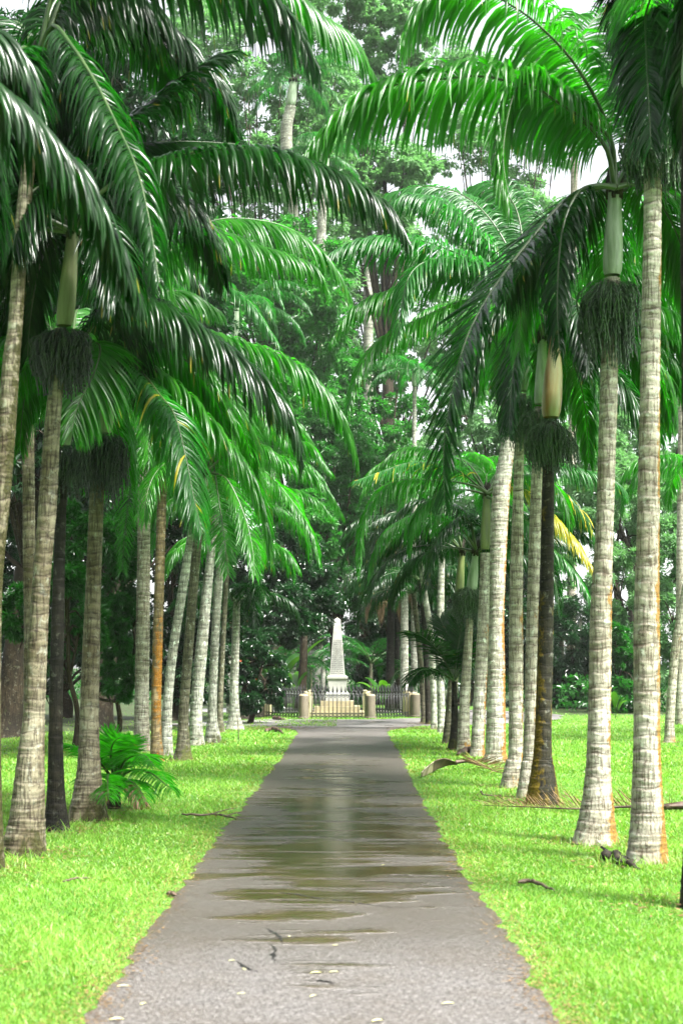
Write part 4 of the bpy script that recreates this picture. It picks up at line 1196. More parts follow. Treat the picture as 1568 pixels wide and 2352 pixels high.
def foot_place(g, n):
    k = g.integers(0, len(TRUNKS), n)
    a, r_ = g.uniform(0, 6.283, n), np.abs(g.normal(0.3, 0.16, n)) + 0.1
    return TRUNKS[k, 0] + np.cos(a) * r_, TRUNKS[k, 1] + np.sin(a) * r_


def corner_place(g, n):
    c = G(470 * 0 + 700, 1664)
    return np.where(g.random(n) < 0.6, g.normal(le[-1, 0] - 0.7, 0.5, n), g.normal(ri[-1, 0] + 0.9, 0.5, n)), g.normal(37.2, 0.7, n)


V, Qs, T1, off = [], [], [], 0
for v, q, t1 in (litter(7000, 1, edge_place, 0.012), litter(6000, 2, foot_place, 0.028, 0.02), litter(900, 4, corner_place, 0.04, 0.02)):
    V.append(v); Qs.append(q + off); T1.append(t1); off += len(v)
M['litter'] = leaf_mat('leaf_litter', (0.05, 0.028, 0.014), (0.24, 0.15, 0.06), (0.2, 0.12, 0.05), 0.1, 0.6, 0.3)
tag(link('leaf_litter', raw_mesh('leaf_litter', np.vstack(V), [np.vstack(Qs)], M['litter'], attrs={'tint': np.concatenate(T1), 'dry': 0 * np.concatenate(T1)})),
    'brown leaf litter along the path edges and round the trunks', 'leaf litter', kind='stuff')

# single pale leaves lying on the path
M['leaf_pale'] = simple_mat('fallen_leaf_pale', (0.55, 0.52, 0.28), (0.42, 0.44, 0.16), 20, 0.5)
proto = None
for i, (px, py, rz, s) in enumerate([(725, 2239, 0.2, 1), (766, 2237, 0.1, 0.8), (866, 2350, 0.5, 1), (532, 2210, 0.3, 0.6), (665, 2154, 1.2, 0.5), (282, 2270, 0.1, 1), (330, 2310, 0.9, 0.7),
                                     (554, 2287, 0.1, 0.7), (1028, 2310, 0.1, 1), (719, 2292, 0.7, 0.7), (770, 2175, 0.3, 0.6), (268, 2347, 0.2, 1.1), (560, 2230, 2.2, 0.6), (880, 1990, 0.4, 0.7)]):
    p = G(px, py)
    if proto is None:
        t = np.linspace(0, 1, 7)
        w = 0.011 * np.sin(t * math.pi) ** 0.8 + 0.0008
        z = 0.006 * np.sin(t * 3)
        V = np.concatenate([np.stack([t * 0.075 - 0.037, s_ * w, z + abs(s_) * 0.004], axis=1) for s_ in (-1, 0, 1)])
        q = [[k * 7 + j, k * 7 + j + 1, (k + 1) * 7 + j + 1, (k + 1) * 7 + j] for k in range(2) for j in range(6)]
        o = link('fallen_leaf', raw_mesh('fallen_leaf', V, [q], M['leaf_pale']))
        proto = o
    else:
        o = proto.copy()
        COL.objects.link(o)
    o.location = (p[0], p[1], 0.007)
    o.rotation_euler = (0, 0, rz)
    o.scale = (s * 0.85, s * 0.85, s)
    tag(o, 'small pale yellowish leaf lying flat on the wet asphalt', 'fallen leaf', 'pale leaves on the path')

# ------------------------------------------------------------------ obelisk, fence and bollards
root = empty('obelisk', (MX, MY, 0), 'white stone obelisk with engraved names on a stepped base inside an iron fence', 'obelisk')
u = 0.00373                                     # metres per measured unit at the monument


def hz(y): return (985 - y) * u


st = []
for (y0, y1, w) in ((985, 945, 465), (945, 899, 392), (898, 855, 292)):
    mb = MB()
    mb.frustum(hz(y0) - (0.05 if y0 == 985 else 0), w * u, hz(y1), w * u)
    mb.box((0, -w * u / 2 - 0.002, (hz(y0) + hz(y1)) / 2 + 0.004), (0.004, 0.006, hz(y1) - hz(y0) - 0.03))
    bevel(mb.build('step', M['sandstone'], root), 0.012)
mb = MB()
mb.frustum(hz(855), 202 * u, hz(795), 202 * u)
mb.frustum(hz(795), 202 * u, hz(770), 168 * u)
bevel(mb.build('base_block', M['marble'], root), 0.008)
mb = MB()
mb.frustum(hz(770), 162 * u, hz(672), 162 * u)
bevel(mb.build('pedestal', M['marble'], root), 0.006)
mb = MB()
for y0, y1, w0, w1 in ((673, 664, 166, 172), (664, 648, 182, 184), (648, 634, 184, 150)):
    mb.frustum(hz(y0), w0 * u, hz(y1), w1 * u)
bevel(mb.build('cornice', M['marble'], root), 0.005)
mb = MB()
mb.frustum(hz(634), 133 * u, hz(150), 57 * u)
shaft = bevel(mb.build('shaft', M['marble'], root), 0.005)
mb = MB()
mb.frustum(hz(150), 57 * u, hz(131), 10 * u)
mb.build('tip', M['marble'], root)
mb = MB()
mb.tube([(0, 0, hz(131)), (0, 0, hz(124))], [0.012, 0.004], 6)
mb.build('point', M['sandstone'], root)
LINES = ['M C A MAGALLON', 'CHARLES MARTIN', 'ETIENNE DUPONT', 'DE TOLLARD REVEL', 'ADRIEN LECLERC', 'CHRISTIAN WIEHE', 'LOUIS BOUTON', 'JAMES DUNCAN',
         'DR PIERRE DE CHAZAL', 'PHILIBERT HUBERT', 'COMMERSON DE LISLE', 'JOSEPH HUBERT', 'BERNARDIN DE GENTIL', 'GENERAL DECAEN', 'JACQUES DE BRUIX', 'DAVID BARCLAY', 'SIR LIONEL SMITH', 'SIR WILLIAM A. TENNANT']
ys = np.linspace(330, 618, len(LINES))
slope = (133 - 57) / 2 * u / ((634 - 150) * u)
for i, tx in enumerate(LINES):
    cu = bpy.data.curves.new('inscription', 'FONT')
    cu.body = tx
    cu.align_x = 'CENTER'
    cu.align_y = 'CENTER'
    cu.size = 0.062
    cu.extrude = 0.002
    ob = bpy.data.objects.new('tmp', cu)
    COL.objects.link(ob)
    bpy.context.view_layer.update()
    w = ob.dimensions.x
    me = bpy.data.meshes.new_from_object(ob.evaluated_get(bpy.context.evaluated_depsgraph_get()))
    bpy.data.objects.remove(ob)
    me.name = 'inscription'
    me.materials.clear()
    me.materials.append(M['ink'])
    z = hz(ys[i])
    face = (57 + (133 - 57) * (ys[i] - 150) / (634 - 150)) * u
    k_ = face * (0.86 if len(tx) > 12 else 0.72) / w
    o = link('inscription', me, shaft, (0, -face / 2 - 0.001, z))
    o.rotation_euler = (R(90) - math.atan(slope), 0, 0)
    o.scale = (k_, 1, 1)

# octagonal iron fence between stone bollards
AP = 2.40
SIDE = 2 * AP * math.tan(math.pi / 8)
vang = [R(-90 - 22.5 + 45 * k) for k in range(8)]
corner = [np.array([MX + AP / math.cos(math.pi / 8) * math.cos(a), MY + AP / math.cos(math.pi / 8) * math.sin(a), 0]) for a in vang]
FLAB = ['front panel facing the path', 'panel beside the bent pale palm', 'east side panel', 'panel behind on the east', 'rear panel behind the obelisk', 'panel behind on the west', 'west side panel', 'panel beside the red-flowered bush']


def ring_scroll(mb, c, e, r_, z):
    t = np.linspace(0, 2 * math.pi, 13)
    mb.tube(np.stack([c[0] + e[0] * r_ * np.cos(t), c[1] + e[1] * r_ * np.cos(t), z + r_ * np.sin(t)], axis=1), 0.009, 5, cap=False)


for k_ in range(8):
    a, b = corner[k_], corner[(k_ + 1) % 8]
    e = (b - a) / np.linalg.norm(b - a)
    a2, b2 = a + e * 0.15, b - e * 0.15
    mid = (a + b) / 2
    fr = empty('iron_fence', mid, 'black iron fence with spear tips round the obelisk, ' + FLAB[k_], 'fence', 'iron fence panels round the obelisk')
    n = 13
    for zr, hh in ((0.16, 0.02), (0.72, 0.022), (0.05, 0.02)):
        mb = MB()
        mb.box((0, 0, zr), (np.linalg.norm(b2 - a2), 0.022, hh), math.atan2(e[1], e[0]))
        mb.build('rail', M['iron'], fr)
    for i in range(n):
        p = a2 + (b2 - a2) * (i + 0.5) / n - mid
        mb = MB()
        mb.tube([(p[0], p[1], 0.0), (p[0], p[1], 0.80)], 0.012, 6)
        mb.lathe([(0.012, 0.80), (0.036, 0.805), (0.030, 0.84), (0.016, 0.92), (0.002, 1.0)], (p[0], p[1], 0), 8)
        mb.build('picket', M['iron'], fr, smooth=True)
    for i in range(n - 1):
        p = a2 + (b2 - a2) * (i + 1.0) / n - mid
        for r_, z_ in ((0.040, 0.105), (0.036, 0.682)):
            mb = MB()
            ring_scroll(mb, p, e, r_, z_)
            mb.build('scroll', M['iron'], fr)
BLAB = ['stone bollard at the fence corner, on the path side beside the front gate panel', 'second stone bollard of the front panel, facing the leaning palms', 'stone bollard nearest the dark leaning palms', 'stone bollard behind on the east', 'stone bollard at the rear, east of the obelisk',
        'stone bollard at the rear, west of the obelisk', 'stone bollard behind on the west', 'pale stone bollard half hidden under the red-flowered bush']
for k_, c in enumerate(corner):
    w = (c - np.array([MX, MY, 0]))
    w /= np.linalg.norm(w)
    p = c + w * 0.10
    bo = empty('bollard', p, BLAB[k_], 'bollard', 'stone bollards round the obelisk')
    mb = MB()
    mb.lathe([(0.0, 0.0), (0.178, 0.0), (0.178, 0.045), (0.158, 0.06)], (0, 0, 0), 28)
    mb.build('foot', M['bollard'], bo, smooth=False)
    mb = MB()
    mb.lathe([(0.150, 0.05), (0.152, 0.2), (0.149, 0.5), (0.150, 0.68), (0.146, 0.705)], (0, 0, 0), 28)
    mb.build('column', M['bollard'], bo, smooth=True)
    mb = MB()
    mb.lathe([(0.147, 0.702), (0.132, 0.73), (0.09, 0.75), (0.0, 0.758)], (0, 0, 0), 28)
    mb.build('cap', M['sandstone'], bo, smooth=True)
    q_ = c - w * 0.14
    po = MB()
    po.box((0, 0, 0.37), (0.15, 0.15, 0.80), math.atan2(w[1], w[0]))
    po.frustum(0.77, 0.15, 0.80, 0.08)
    o = po.build('fence_post', M['sandstone'], None, q_)
    bevel(o, 0.006)
    tag(o, 'square cream fence post behind the ' + BLAB[k_].split(',')[0].replace('stone bollard', 'bollard'), 'fence post', 'cream fence posts round the obelisk')

# ------------------------------------------------------------------ broadleaf trees and shrubs


def leaf_cloud(blobs, n, size, seed, aspect=0.42, droop=0.35, clumps=26, sprays=False):
    """blobs: (centre xyz, radii xyz). Leaves gathered in small clumps spread through each blob."""
    g = np.random.default_rng(seed)
    vol = np.array([b[1][0] * b[1][2] for b in blobs])
    pos, tint, outw = [], [], []
    for (c, r), f in zip(blobs, vol / vol.sum()):
        m = max(40, int(n * f))
        kc = max(14, int(clumps * f * len(blobs)))
        d = g.normal(size=(kc, 3))
        d /= np.linalg.norm(d, axis=1, keepdims=True)
        rad = g.uniform(0.25, 1.0, kc) ** 0.5
        cc_ = d * rad[:, None]
        cs = g.uniform(0.14, 0.30, kc)
        ct = g.beta(2, 2, kc)
        k = g.integers(0, kc, m)
        q = g.normal(size=(m, 3))
        q /= np.linalg.norm(q, axis=1, keepdims=True)
        q *= (g.random(m) ** 0.45)[:, None]
        q[:, 2] *= 0.7
        pp = cc_[k] + q * cs[k][:, None]
        pos.append(np.array(c) + pp * np.array(r))
        tint.append(np.clip(ct[k] * 0.6 + g.beta(2, 2, m) * 0.4, 0, 1))
        o = q + 0.6 * cc_[k]
        outw.append(o / (np.linalg.norm(o, axis=1, keepdims=True) + 1e-6))
    pos, tint, o = np.vstack(pos), np.concatenate(tint), np.vstack(outw)
    m = len(pos)
    axis = o + g.normal(0, 0.55, (m, 3)) - np.array([0, 0, droop])
    axis /= np.linalg.norm(axis, axis=1, keepdims=True)
    nr = np.array([0, 0, 1.0]) + g.normal(0, 0.5, (m, 3)) + 0.4 * o
    sd = np.cross(axis, nr)
    sd /= np.linalg.norm(sd, axis=1, keepdims=True) + 1e-6
    up = np.cross(sd, axis)
    l_ = size * g.uniform(0.6, 1.3, m)
    w = l_ * aspect * g.uniform(0.7, 1.2, m)
    V = np.zeros((m, 4, 3))
    V[:, 0] = pos
    V[:, 1] = pos + axis * (l_ * 0.45)[:, None] + sd * (w * 0.5)[:, None] + up * (w * 0.18)[:, None]
    V[:, 2] = pos + axis * l_[:, None] - up * (l_ * 0.12)[:, None]
    V[:, 3] = pos + axis * (l_ * 0.45)[:, None] - sd * (w * 0.5)[:, None] + up * (w * 0.18)[:, None]
    return V.reshape(-1, 3), np.arange(m * 4).reshape(m, 4), np.repeat(tint, 4)


TREE_N = [0]


def fill(x0, x1, y0, y1, D, r, seed=0, gap=0.0):
    """Crown lumps on a jittered grid: one tree's foliage spread over its real extent."""
    g = np.random.default_rng(abs(seed + int(x0)) + int(D))
    out = []
    for x in np.arange(x0 + r * 0.6, x1 - r * 0.3, r * 1.15):
        for y in np.arange(y0 + r * 0.6, y1 - r * 0.3, r * 1.15):
            if g.random() < gap: continue
            s_ = r * g.uniform(0.75, 1.2)
            out.append((x + g.normal(0, r * 0.25), y + g.normal(0, r * 0.25), s_, s_ * g.uniform(0.75, 1.1), D + g.normal(0, r / F * D * 0.8)))
    return out


def tree(label, base, blobs, n=9000, size=0.16, mat='leaf_dark', trunk_r=0.22, group='trees behind the avenue', cat='tree', trunk=True, droop=0.35, clumps=26, name='broadleaf_tree', aspect=0.42, flowers=0, bark='bark_tree'):
    """blobs in picture units: (x, y, rx, ry, D)."""
    TREE_N[0] += 1
    sd = TREE_N[0] * 17
    b0 = np.array([base[0], base[1], 0.0])
    root = empty(name, b0, label, cat, group)
    bl = []
    for x, y, rx_, ry_, D in blobs:
        c = P(x, y, D) - b0
        bl.append((c, (rx_ / F * D, 0.75 * (rx_ + ry_) / 2 / F * D, ry_ / F * D)))
    V, q, t = leaf_cloud(bl, int(n * 2.0), size * 1.12, sd, aspect, droop, clumps)
    V[:, 2] = np.maximum(V[:, 2], 0.03)
    link('crown', raw_mesh('crown', V, [q], M[mat], attrs={'tint': t, 'dry': 0 * t}, smooth=False), root)
    if trunk:
        g = np.random.default_rng(sd)
        mb = MB()
        cen = np.mean([b[0] for b in bl], axis=0)
        hub = np.array([cen[0] * 0.35, cen[1] * 0.35, max(0.8, min(b[0][2] for b in bl) * 0.7)])
        Q = spline([[0, 0, -0.05], hub * [0.3, 0.3, 0.5] + [0.08, 0.05, 0], hub], 14)
        mb.tube(Q, trunk_r * np.interp(np.linspace(0, 1, 14), [0, 0.08, 0.2, 1], [1.7, 1.2, 1.0, 0.7]), 12, cap=False)
        for c, r in bl:
            e = np.array(c) + [0, 0, r[2] * 0.3]
            Q = spline([hub - [0, 0, 0.1], hub + (e - hub) * 0.5 + g.normal(0, 0.25, 3), e], 12)
            mb.tube(Q, np.linspace(trunk_r * 0.55 / max(1.0, math.sqrt(len(bl) / 5)), 0.02, 12), 7, cap=False)
            for j in range(5):
                d = g.normal(size=3)
                d /= np.linalg.norm(d)
                s = Q[g.integers(5, 11)]
                mb.tube([s, s + d * np.array(r) * 0.4 + [0, 0, 0.1], s + d * np.array(r) * 0.8], [0.035, 0.022, 0.008], 5, cap=False)
        nv = sum(len(v) for v in mb.v)
        mb.build('trunk', M[bark], root, smooth=True, attrs={'ring': np.zeros(nv), 'moss': np.full(nv, 0.2)})
    if flowers:
        g = np.random.default_rng(sd + 1)
        for i in range(flowers):
            c, r = bl[g.integers(0, len(bl))]
            d = np.array([g.normal(0, 0.6), -abs(g.normal(0.8, 0.2)), g.normal(0, 0.5)])
            d /= np.linalg.norm(d)
            p = np.array(c) + d * np.array(r) * 1.0
            mb = MB()
            for j in range(5):
                a = j * 1.2566 + g.uniform(0, 0.4)
                e = np.array([math.cos(a), -0.5, math.sin(a)]) * 0.034
                s = np.array([-math.sin(a), 0, math.cos(a)]) * 0.022
                mb.add([p, p + e * 0.6 + s, p + e, p + e * 0.6 - s], [[0, 1, 2, 3]])
            mb.build('flower', M['flower'], root)
    return root


def gp(px, D):
    p = P(px, HORIZON, D)
    return (p[0], D)


# -- wood behind the left row
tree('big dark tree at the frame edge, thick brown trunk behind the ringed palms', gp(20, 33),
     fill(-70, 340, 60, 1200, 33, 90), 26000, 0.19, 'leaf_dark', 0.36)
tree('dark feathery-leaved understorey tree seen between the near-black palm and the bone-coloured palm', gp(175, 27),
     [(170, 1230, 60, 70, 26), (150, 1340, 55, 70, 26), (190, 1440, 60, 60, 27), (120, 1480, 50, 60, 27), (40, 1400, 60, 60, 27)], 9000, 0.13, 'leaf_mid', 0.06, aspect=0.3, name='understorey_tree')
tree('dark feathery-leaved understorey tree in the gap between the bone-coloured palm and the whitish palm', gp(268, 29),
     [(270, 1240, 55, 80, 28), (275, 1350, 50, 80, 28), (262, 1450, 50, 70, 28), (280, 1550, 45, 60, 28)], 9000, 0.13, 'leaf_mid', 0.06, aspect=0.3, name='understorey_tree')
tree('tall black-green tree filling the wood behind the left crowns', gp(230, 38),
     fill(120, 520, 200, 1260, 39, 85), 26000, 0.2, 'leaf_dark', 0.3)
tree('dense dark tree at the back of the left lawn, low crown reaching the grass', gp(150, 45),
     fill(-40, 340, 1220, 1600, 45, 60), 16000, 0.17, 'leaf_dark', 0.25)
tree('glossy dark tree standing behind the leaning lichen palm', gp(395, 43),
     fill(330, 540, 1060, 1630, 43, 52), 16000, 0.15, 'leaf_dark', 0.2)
# -- middle, left of the obelisk
tree('broad dark glossy tree overhanging the flowering bush, left of the obelisk', gp(560, 44),
     [(560, 1290, 90, 80, 43), (650, 1280, 90, 80, 44), (600, 1380, 110, 80, 43), (700, 1370, 80, 80, 45), (540, 1420, 60, 70, 43), (660, 1440, 80, 50, 44)], 38000, 0.115, 'leaf_dark', 0.24, clumps=40)
tree('dense dark bush with a few red flowers at the turn of the road', gp(575, 40.5),
     [(560, 1510, 62, 60, 40.5), (605, 1545, 52, 62, 40.5), (565, 1590, 58, 46, 40.2), (632, 1582, 32, 46, 40.6), (600, 1480, 50, 46, 40.8), (540, 1450, 44, 46, 41)], 20000, 0.085, 'leaf_dark', 0.08, flowers=7, cat='bush', name='flowering_bush', group='bushes and plants round the obelisk')
tree('tall tree draped in small-leaved climbers rising straight behind the obelisk', gp(770, 55),
     fill(690, 860, 960, 1440, 55, 44), 44000, 0.115, 'leaf_mid', 0.3, droop=0.9, clumps=44)
tree('bright yellow-green tree over the dark tree left of the obelisk', gp(690, 52),
     [(680, 1180, 90, 60, 51), (740, 1230, 60, 60, 51)], 6000, 0.17, 'leaf_light', 0.16)
tree('pale hazy tall tree behind the climber-covered tree', gp(830, 68),
     fill(740, 1000, 820, 1230, 68, 60), 18000, 0.22, 'leaf_light', 0.35)
tree('mid green tree whose crown shows above the avenue middle', gp(700, 74),
     fill(480, 800, 560, 1120, 66, 66), 24000, 0.26, 'leaf_light', 0.4)
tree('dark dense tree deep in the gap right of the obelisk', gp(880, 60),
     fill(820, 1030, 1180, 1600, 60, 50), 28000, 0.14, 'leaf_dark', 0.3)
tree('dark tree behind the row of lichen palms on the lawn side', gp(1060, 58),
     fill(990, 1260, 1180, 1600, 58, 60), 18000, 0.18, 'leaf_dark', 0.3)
# -- beyond the right lawn
tree('bushy dark tree closing the lawn behind the black palm', gp(1300, 55),
     [(1300, 1480, 70, 110, 55), (1270, 1580, 60, 60, 55), (1350, 1560, 60, 80, 55)], 12000, 0.16, 'leaf_dark', 0.2)
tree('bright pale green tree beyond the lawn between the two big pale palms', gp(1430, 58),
     [(1430, 1180, 90, 120, 58), (1400, 1330, 70, 100, 57), (1450, 1420, 60, 110, 56), (1370, 1100, 90, 110, 60)], 16000, 0.18, 'leaf_painted_haze', 0.28)
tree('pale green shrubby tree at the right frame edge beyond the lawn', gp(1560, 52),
     [(1550, 1300, 80, 110, 52), (1545, 1430, 60, 90, 51), (1560, 1540, 70, 80, 51), (1600, 1180, 90, 120, 54)], 14000, 0.17, 'leaf_painted_haze', 0.22)
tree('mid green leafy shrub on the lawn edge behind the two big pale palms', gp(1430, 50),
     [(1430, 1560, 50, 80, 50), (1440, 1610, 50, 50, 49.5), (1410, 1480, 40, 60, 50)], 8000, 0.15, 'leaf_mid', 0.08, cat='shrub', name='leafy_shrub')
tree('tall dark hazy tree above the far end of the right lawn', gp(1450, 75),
     fill(1310, 1640, 860, 1180, 75, 70), 16000, 0.27, 'leaf_painted_haze', 0.4)
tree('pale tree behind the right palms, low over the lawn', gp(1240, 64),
     fill(1000, 1340, 830, 1400, 64, 62), 24000, 0.22, 'leaf_painted_haze', 0.3)
# -- high trees at the top of the picture
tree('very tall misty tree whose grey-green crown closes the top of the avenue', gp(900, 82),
     fill(760, 1010, -40, 560, 82, 62, gap=0.22), 28000, 0.27, 'leaf_painted_haze', 0.45)
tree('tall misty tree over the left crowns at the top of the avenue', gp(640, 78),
     fill(380, 770, -40, 680, 78, 70), 34000, 0.27, 'leaf_painted_haze', 0.45)
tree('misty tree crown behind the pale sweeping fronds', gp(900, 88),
     fill(770, 1080, 520, 900, 88, 62, gap=0.30), 17000, 0.27, 'leaf_painted_haze', 0.4)
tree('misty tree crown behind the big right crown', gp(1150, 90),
     fill(1000, 1330, 60, 900, 90, 72, gap=0.28), 24000, 0.3, 'leaf_painted_haze', 0.4)

# far palms
palm('tall pale palm far back whose trunk shows high up between the crowns', [(708, 732, 1620), (704, 726, 1400), (694, 714, 1000), (674, 694, 600), (644, 672, 335), (654, 680, 245)], D=73,
     shaft=(667, 243, 674, 185, 12, 9), mat='tr_lichen', seed=60, row=0.06, L=0.8, nl=44, rows=4, fmat='frond_far', Lf=3.6, group='palms far behind the avenue',
     auto=[(0, 50), (30, 20), (60, 40), (100, 60), (150, 40), (200, 30), (240, 50), (290, 30), (330, 45), (0, 10), (340, 65)], wid=0.06)
palm('thin pale palm far back seen against the white sky gap', [(712, 736, 1620), (715, 738, 1300), (722, 742, 900), (726, 748, 560), (732, 752, 450)], D=72,
     shaft=(742, 450, 750, 360, 9, 7), mat='tr_lichen', seed=61, row=0.07, L=0.8, nl=44, rows=4, fmat='frond_far', Lf=3.4, group='palms far behind the avenue',
     auto=[(0, 50), (40, 20), (80, 40), (120, 60), (170, 40), (220, 30), (260, 50), (310, 30)], wid=0.06)
palm('far palm with a light drooping crown over the middle of the picture top', [(840, 862, 1610), (838, 860, 1200), (834, 856, 700), (832, 852, 330)], D=86,
     shaft=(842, 330, 842, 230, 9, 7), mat='tr_lichen', seed=62, row=0.07, L=0.85, nl=44, rows=4, fmat='frond_far', Lf=3.6, group='palms far behind the avenue',
     auto=[(0, 40), (40, 55), (80, 30), (130, 50), (180, 35), (215, 60), (255, 30), (310, 45), (280, 60)], wid=0.06)
palm('far slim palm showing its small crown above the dark tree right of the obelisk', [(942, 958, 1600), (944, 958, 1300), (946, 956, 1000), (947, 956, 890)], D=52,
     shaft=(951, 888, 952, 850, 6, 5), mat='tr_lichen', seed=63, row=0.05, L=0.55, nl=40, rows=4, fmat='frond_far', Lf=2.2, group='palms far behind the avenue',
     auto=[(0, 40), (50, 50), (100, 30), (150, 50), (190, 20), (230, 45), (280, 30), (320, 50)], wid=0.045)
palm('far palm whose crown tops the left row of trunks', [(520, 540, 1630), (522, 540, 1200), (528, 544, 900), (532, 546, 780)], D=48,
     shaft=(540, 780, 544, 700, 8, 6), mat='tr_lichen', seed=64, row=0.05, L=0.65, nl=46, rows=4, fmat='frond_far', Lf=2.9, group='palms far behind the avenue',
     auto=[(0, 45), (20, 20), (60, 40), (100, 60), (150, 40), (200, 30), (250, 45), (300, 25), (340, 55)], wid=0.05)
palm('far palm on the lawn side behind the big right crown', [(1300, 1324, 1620), (1302, 1322, 1200), (1306, 1324, 700), (1310, 1326, 360)], D=66,
     shaft=(1318, 360, 1322, 250, 11, 8), mat='tr_pale', seed=65, row=0.05, L=0.75, nl=48, rows=4, fmat='frond_far', Lf=3.3, group='palms far behind the avenue',
     auto=[(0, 45), (40, 20), (80, 40), (120, 60), (170, 40), (220, 30), (260, 50), (310, 25), (190, 60)], wid=0.055)
palm('far palm at the right edge with airy fronds against the sky', [(1548, 1572, 1640), (1552, 1574, 1300), (1556, 1576, 1000), (1560, 1578, 700)], D=40,
     shaft=(1570, 700, 1572, 590, 12, 9), mat='tr_pale', seed=66, row=0.05, L=0.65, nl=46, rows=4, fmat='frond_far', Lf=2.9, group='palms far behind the avenue',
     auto=[(140, 30), (170, 50), (190, 20), (210, 45), (80, 40), (0, 40), (240, 30), (280, 40)], wid=0.05)

# dark old palms right of the obelisk, with a skirt of dead fronds
for i, (lab, edges, D, skirt) in enumerate([
        ('tall dark palm trunk with a skirt of brown dead fronds, right of the obelisk', [(884, 906, 1640), (886, 905, 1560), (888, 905, 1450), (890, 904, 1330)], 52, True),
        ('dark palm trunk with a green lichen streak, next to the skirted palm', [(918, 940, 1640), (919, 938, 1560), (920, 937, 1440), (921, 936, 1320)], 51, False),
        ('black palm trunk squeezed between the skirted palm and the lichen-streaked one', [(904, 920, 1638), (905, 918, 1500), (906, 917, 1340)], 54, False)]):
    pr = palm(lab, edges, D=D, mat='tr_lichen' if i == 1 else 'tr_dark', seed=70 + i, row=0.05, L=0.6, nl=40, rows=4, fmat='frond_dark', Lf=2.6, group='old palms beside the obelisk',
              auto=[(0, 30), (40, 45), (90, 40), (140, 40), (180, 30), (215, 45), (250, 35), (300, 30), (330, 50)], wid=0.05, ring=0.09)
    if skirt:
        C = P(897, 1325, D) - np.array(pr.location)
        for j in range(8):
            a = j * 45 + 20
            add_frond(pr, arc(C + [0, 0, -0.1], a, -20, 1.9, 1.4), M['dead'], M['dead_stalk'], label='dead brown frond hanging against the trunk', L=0.5, n=26, hang=0.85, wid=0.04, rows=4)

# low background palms behind the fence, and big-leaved plants


def big_leaf_plant(label, px, D, hgt, n, seed, spread=0.5):
    g = np.random.default_rng(seed)
    b = np.array([*gp(px, D), 0.0])
    root = empty('broad_leaf_plant', b, label, 'plant', 'bushes and plants round the obelisk')
    for i in range(n):
        a = g.uniform(0, 6.283)
        ln = hgt * g.uniform(0.7, 1.1)
        el = g.uniform(0.9, 1.45)
        t = np.linspace(0, 1, 12)
        e = el - (el + 0.2) * np.clip((t - 0.35) / 0.65, 0, 1) ** 1.5 * g.uniform(0.3, 0.9)
        st = ln / 11
        Q = np.zeros((12, 3))
        for k_ in range(1, 12):
            Q[k_] = Q[k_ - 1] + st * np.array([math.cos(e[k_]) * math.cos(a) * spread * 1.6, math.cos(e[k_]) * math.sin(a) * spread * 1.6, math.sin(e[k_])])
        w = hgt * 0.13 * np.interp(t, [0, 0.38, 0.45, 0.65, 0.9, 1], [0.06, 0.06, 0.5, 1, 0.6, 0.03])
        sdv = np.array([-math.sin(a), math.cos(a), 0])
        up = np.array([0, 0, 1.0])
        V = np.concatenate([Q - sdv * w[:, None] + up * (w * 0.35)[:, None], Q, Q + sdv * w[:, None] + up * (w * 0.35)[:, None]])
        q = [[k_ * 12 + j, k_ * 12 + j + 1, (k_ + 1) * 12 + j + 1, (k_ + 1) * 12 + j] for k_ in range(2) for j in range(11)]
        tint = np.full(36, g.random())
        link('leaf', raw_mesh('leaf', V, [q], M['leaf_big'], attrs={'tint': tint, 'dry': 0 * tint}), root)
    return root


big_leaf_plant('broad yellow-green leaved plant behind the right fence panel', 884, 50, 1.6, 7, 1)
big_leaf_plant('tall broad-leaved plant behind the fence, between the bush and the obelisk', 676, 52, 1.8, 7, 2)
big_leaf_plant('broad-leaved plant high among the dark leaves left of the obelisk', 640, 54, 3.2, 8, 3)
big_leaf_plant('low broad-leaved plant at the lawn edge beside the stout pale palm', 1410, 44, 0.9, 8, 4)


def low_palm(label, px, D, hgt, n, seed, mat='frond_far'):
    g = np.random.default_rng(seed)
    b = np.array([*gp(px, D), 0.0])
    root = empty('low_palm', b, label, 'palm', 'low palms behind the fence')
    mb = MB()
    mb.tube([(0, 0, -0.02), (0.02, 0, hgt * 0.25), (0.03, 0.02, hgt * 0.5)], [0.10, 0.08, 0.06], 8)
    nv = sum(len(v) for v in mb.v)
    mb.build('trunk', M['tr_mossy'], root, smooth=True, attrs={'ring': np.zeros(nv), 'moss': np.full(nv, 0.3)})
    for i in range(n):
        add_frond(root, arc([0.03, 0.02, hgt * 0.5], i * 360 / n + g.uniform(-15, 15), g.uniform(25, 70), hgt * g.uniform(0.7, 1.0), g.uniform(1.3, 2.0)), M[mat], L=0.42, n=30, hang=0.6, wid=0.04, rows=4, seed=seed * 50 + i)
    return root


low_palm('low feathery palm behind the fence, left of the obelisk', 655, 56, 2.6, 9, 1)
low_palm('grey-green low palm between the obelisk and the tall broad-leaved plant', 712, 58, 2.9, 9, 2)
low_palm('low palm with arching fronds right behind the obelisk on the shady side', 850, 57, 3.4, 10, 3)
low_palm('dark low palm in front of the black trunks right of the obelisk', 940, 53, 2.2, 9, 4, 'frond_dark')
low_palm('dark low palm deep behind the flowering bush', 600, 58, 3.0, 9, 5, 'frond_dark')
low_palm('pale low palm far down the gap beyond the obelisk', 820, 70, 3.2, 9, 6)

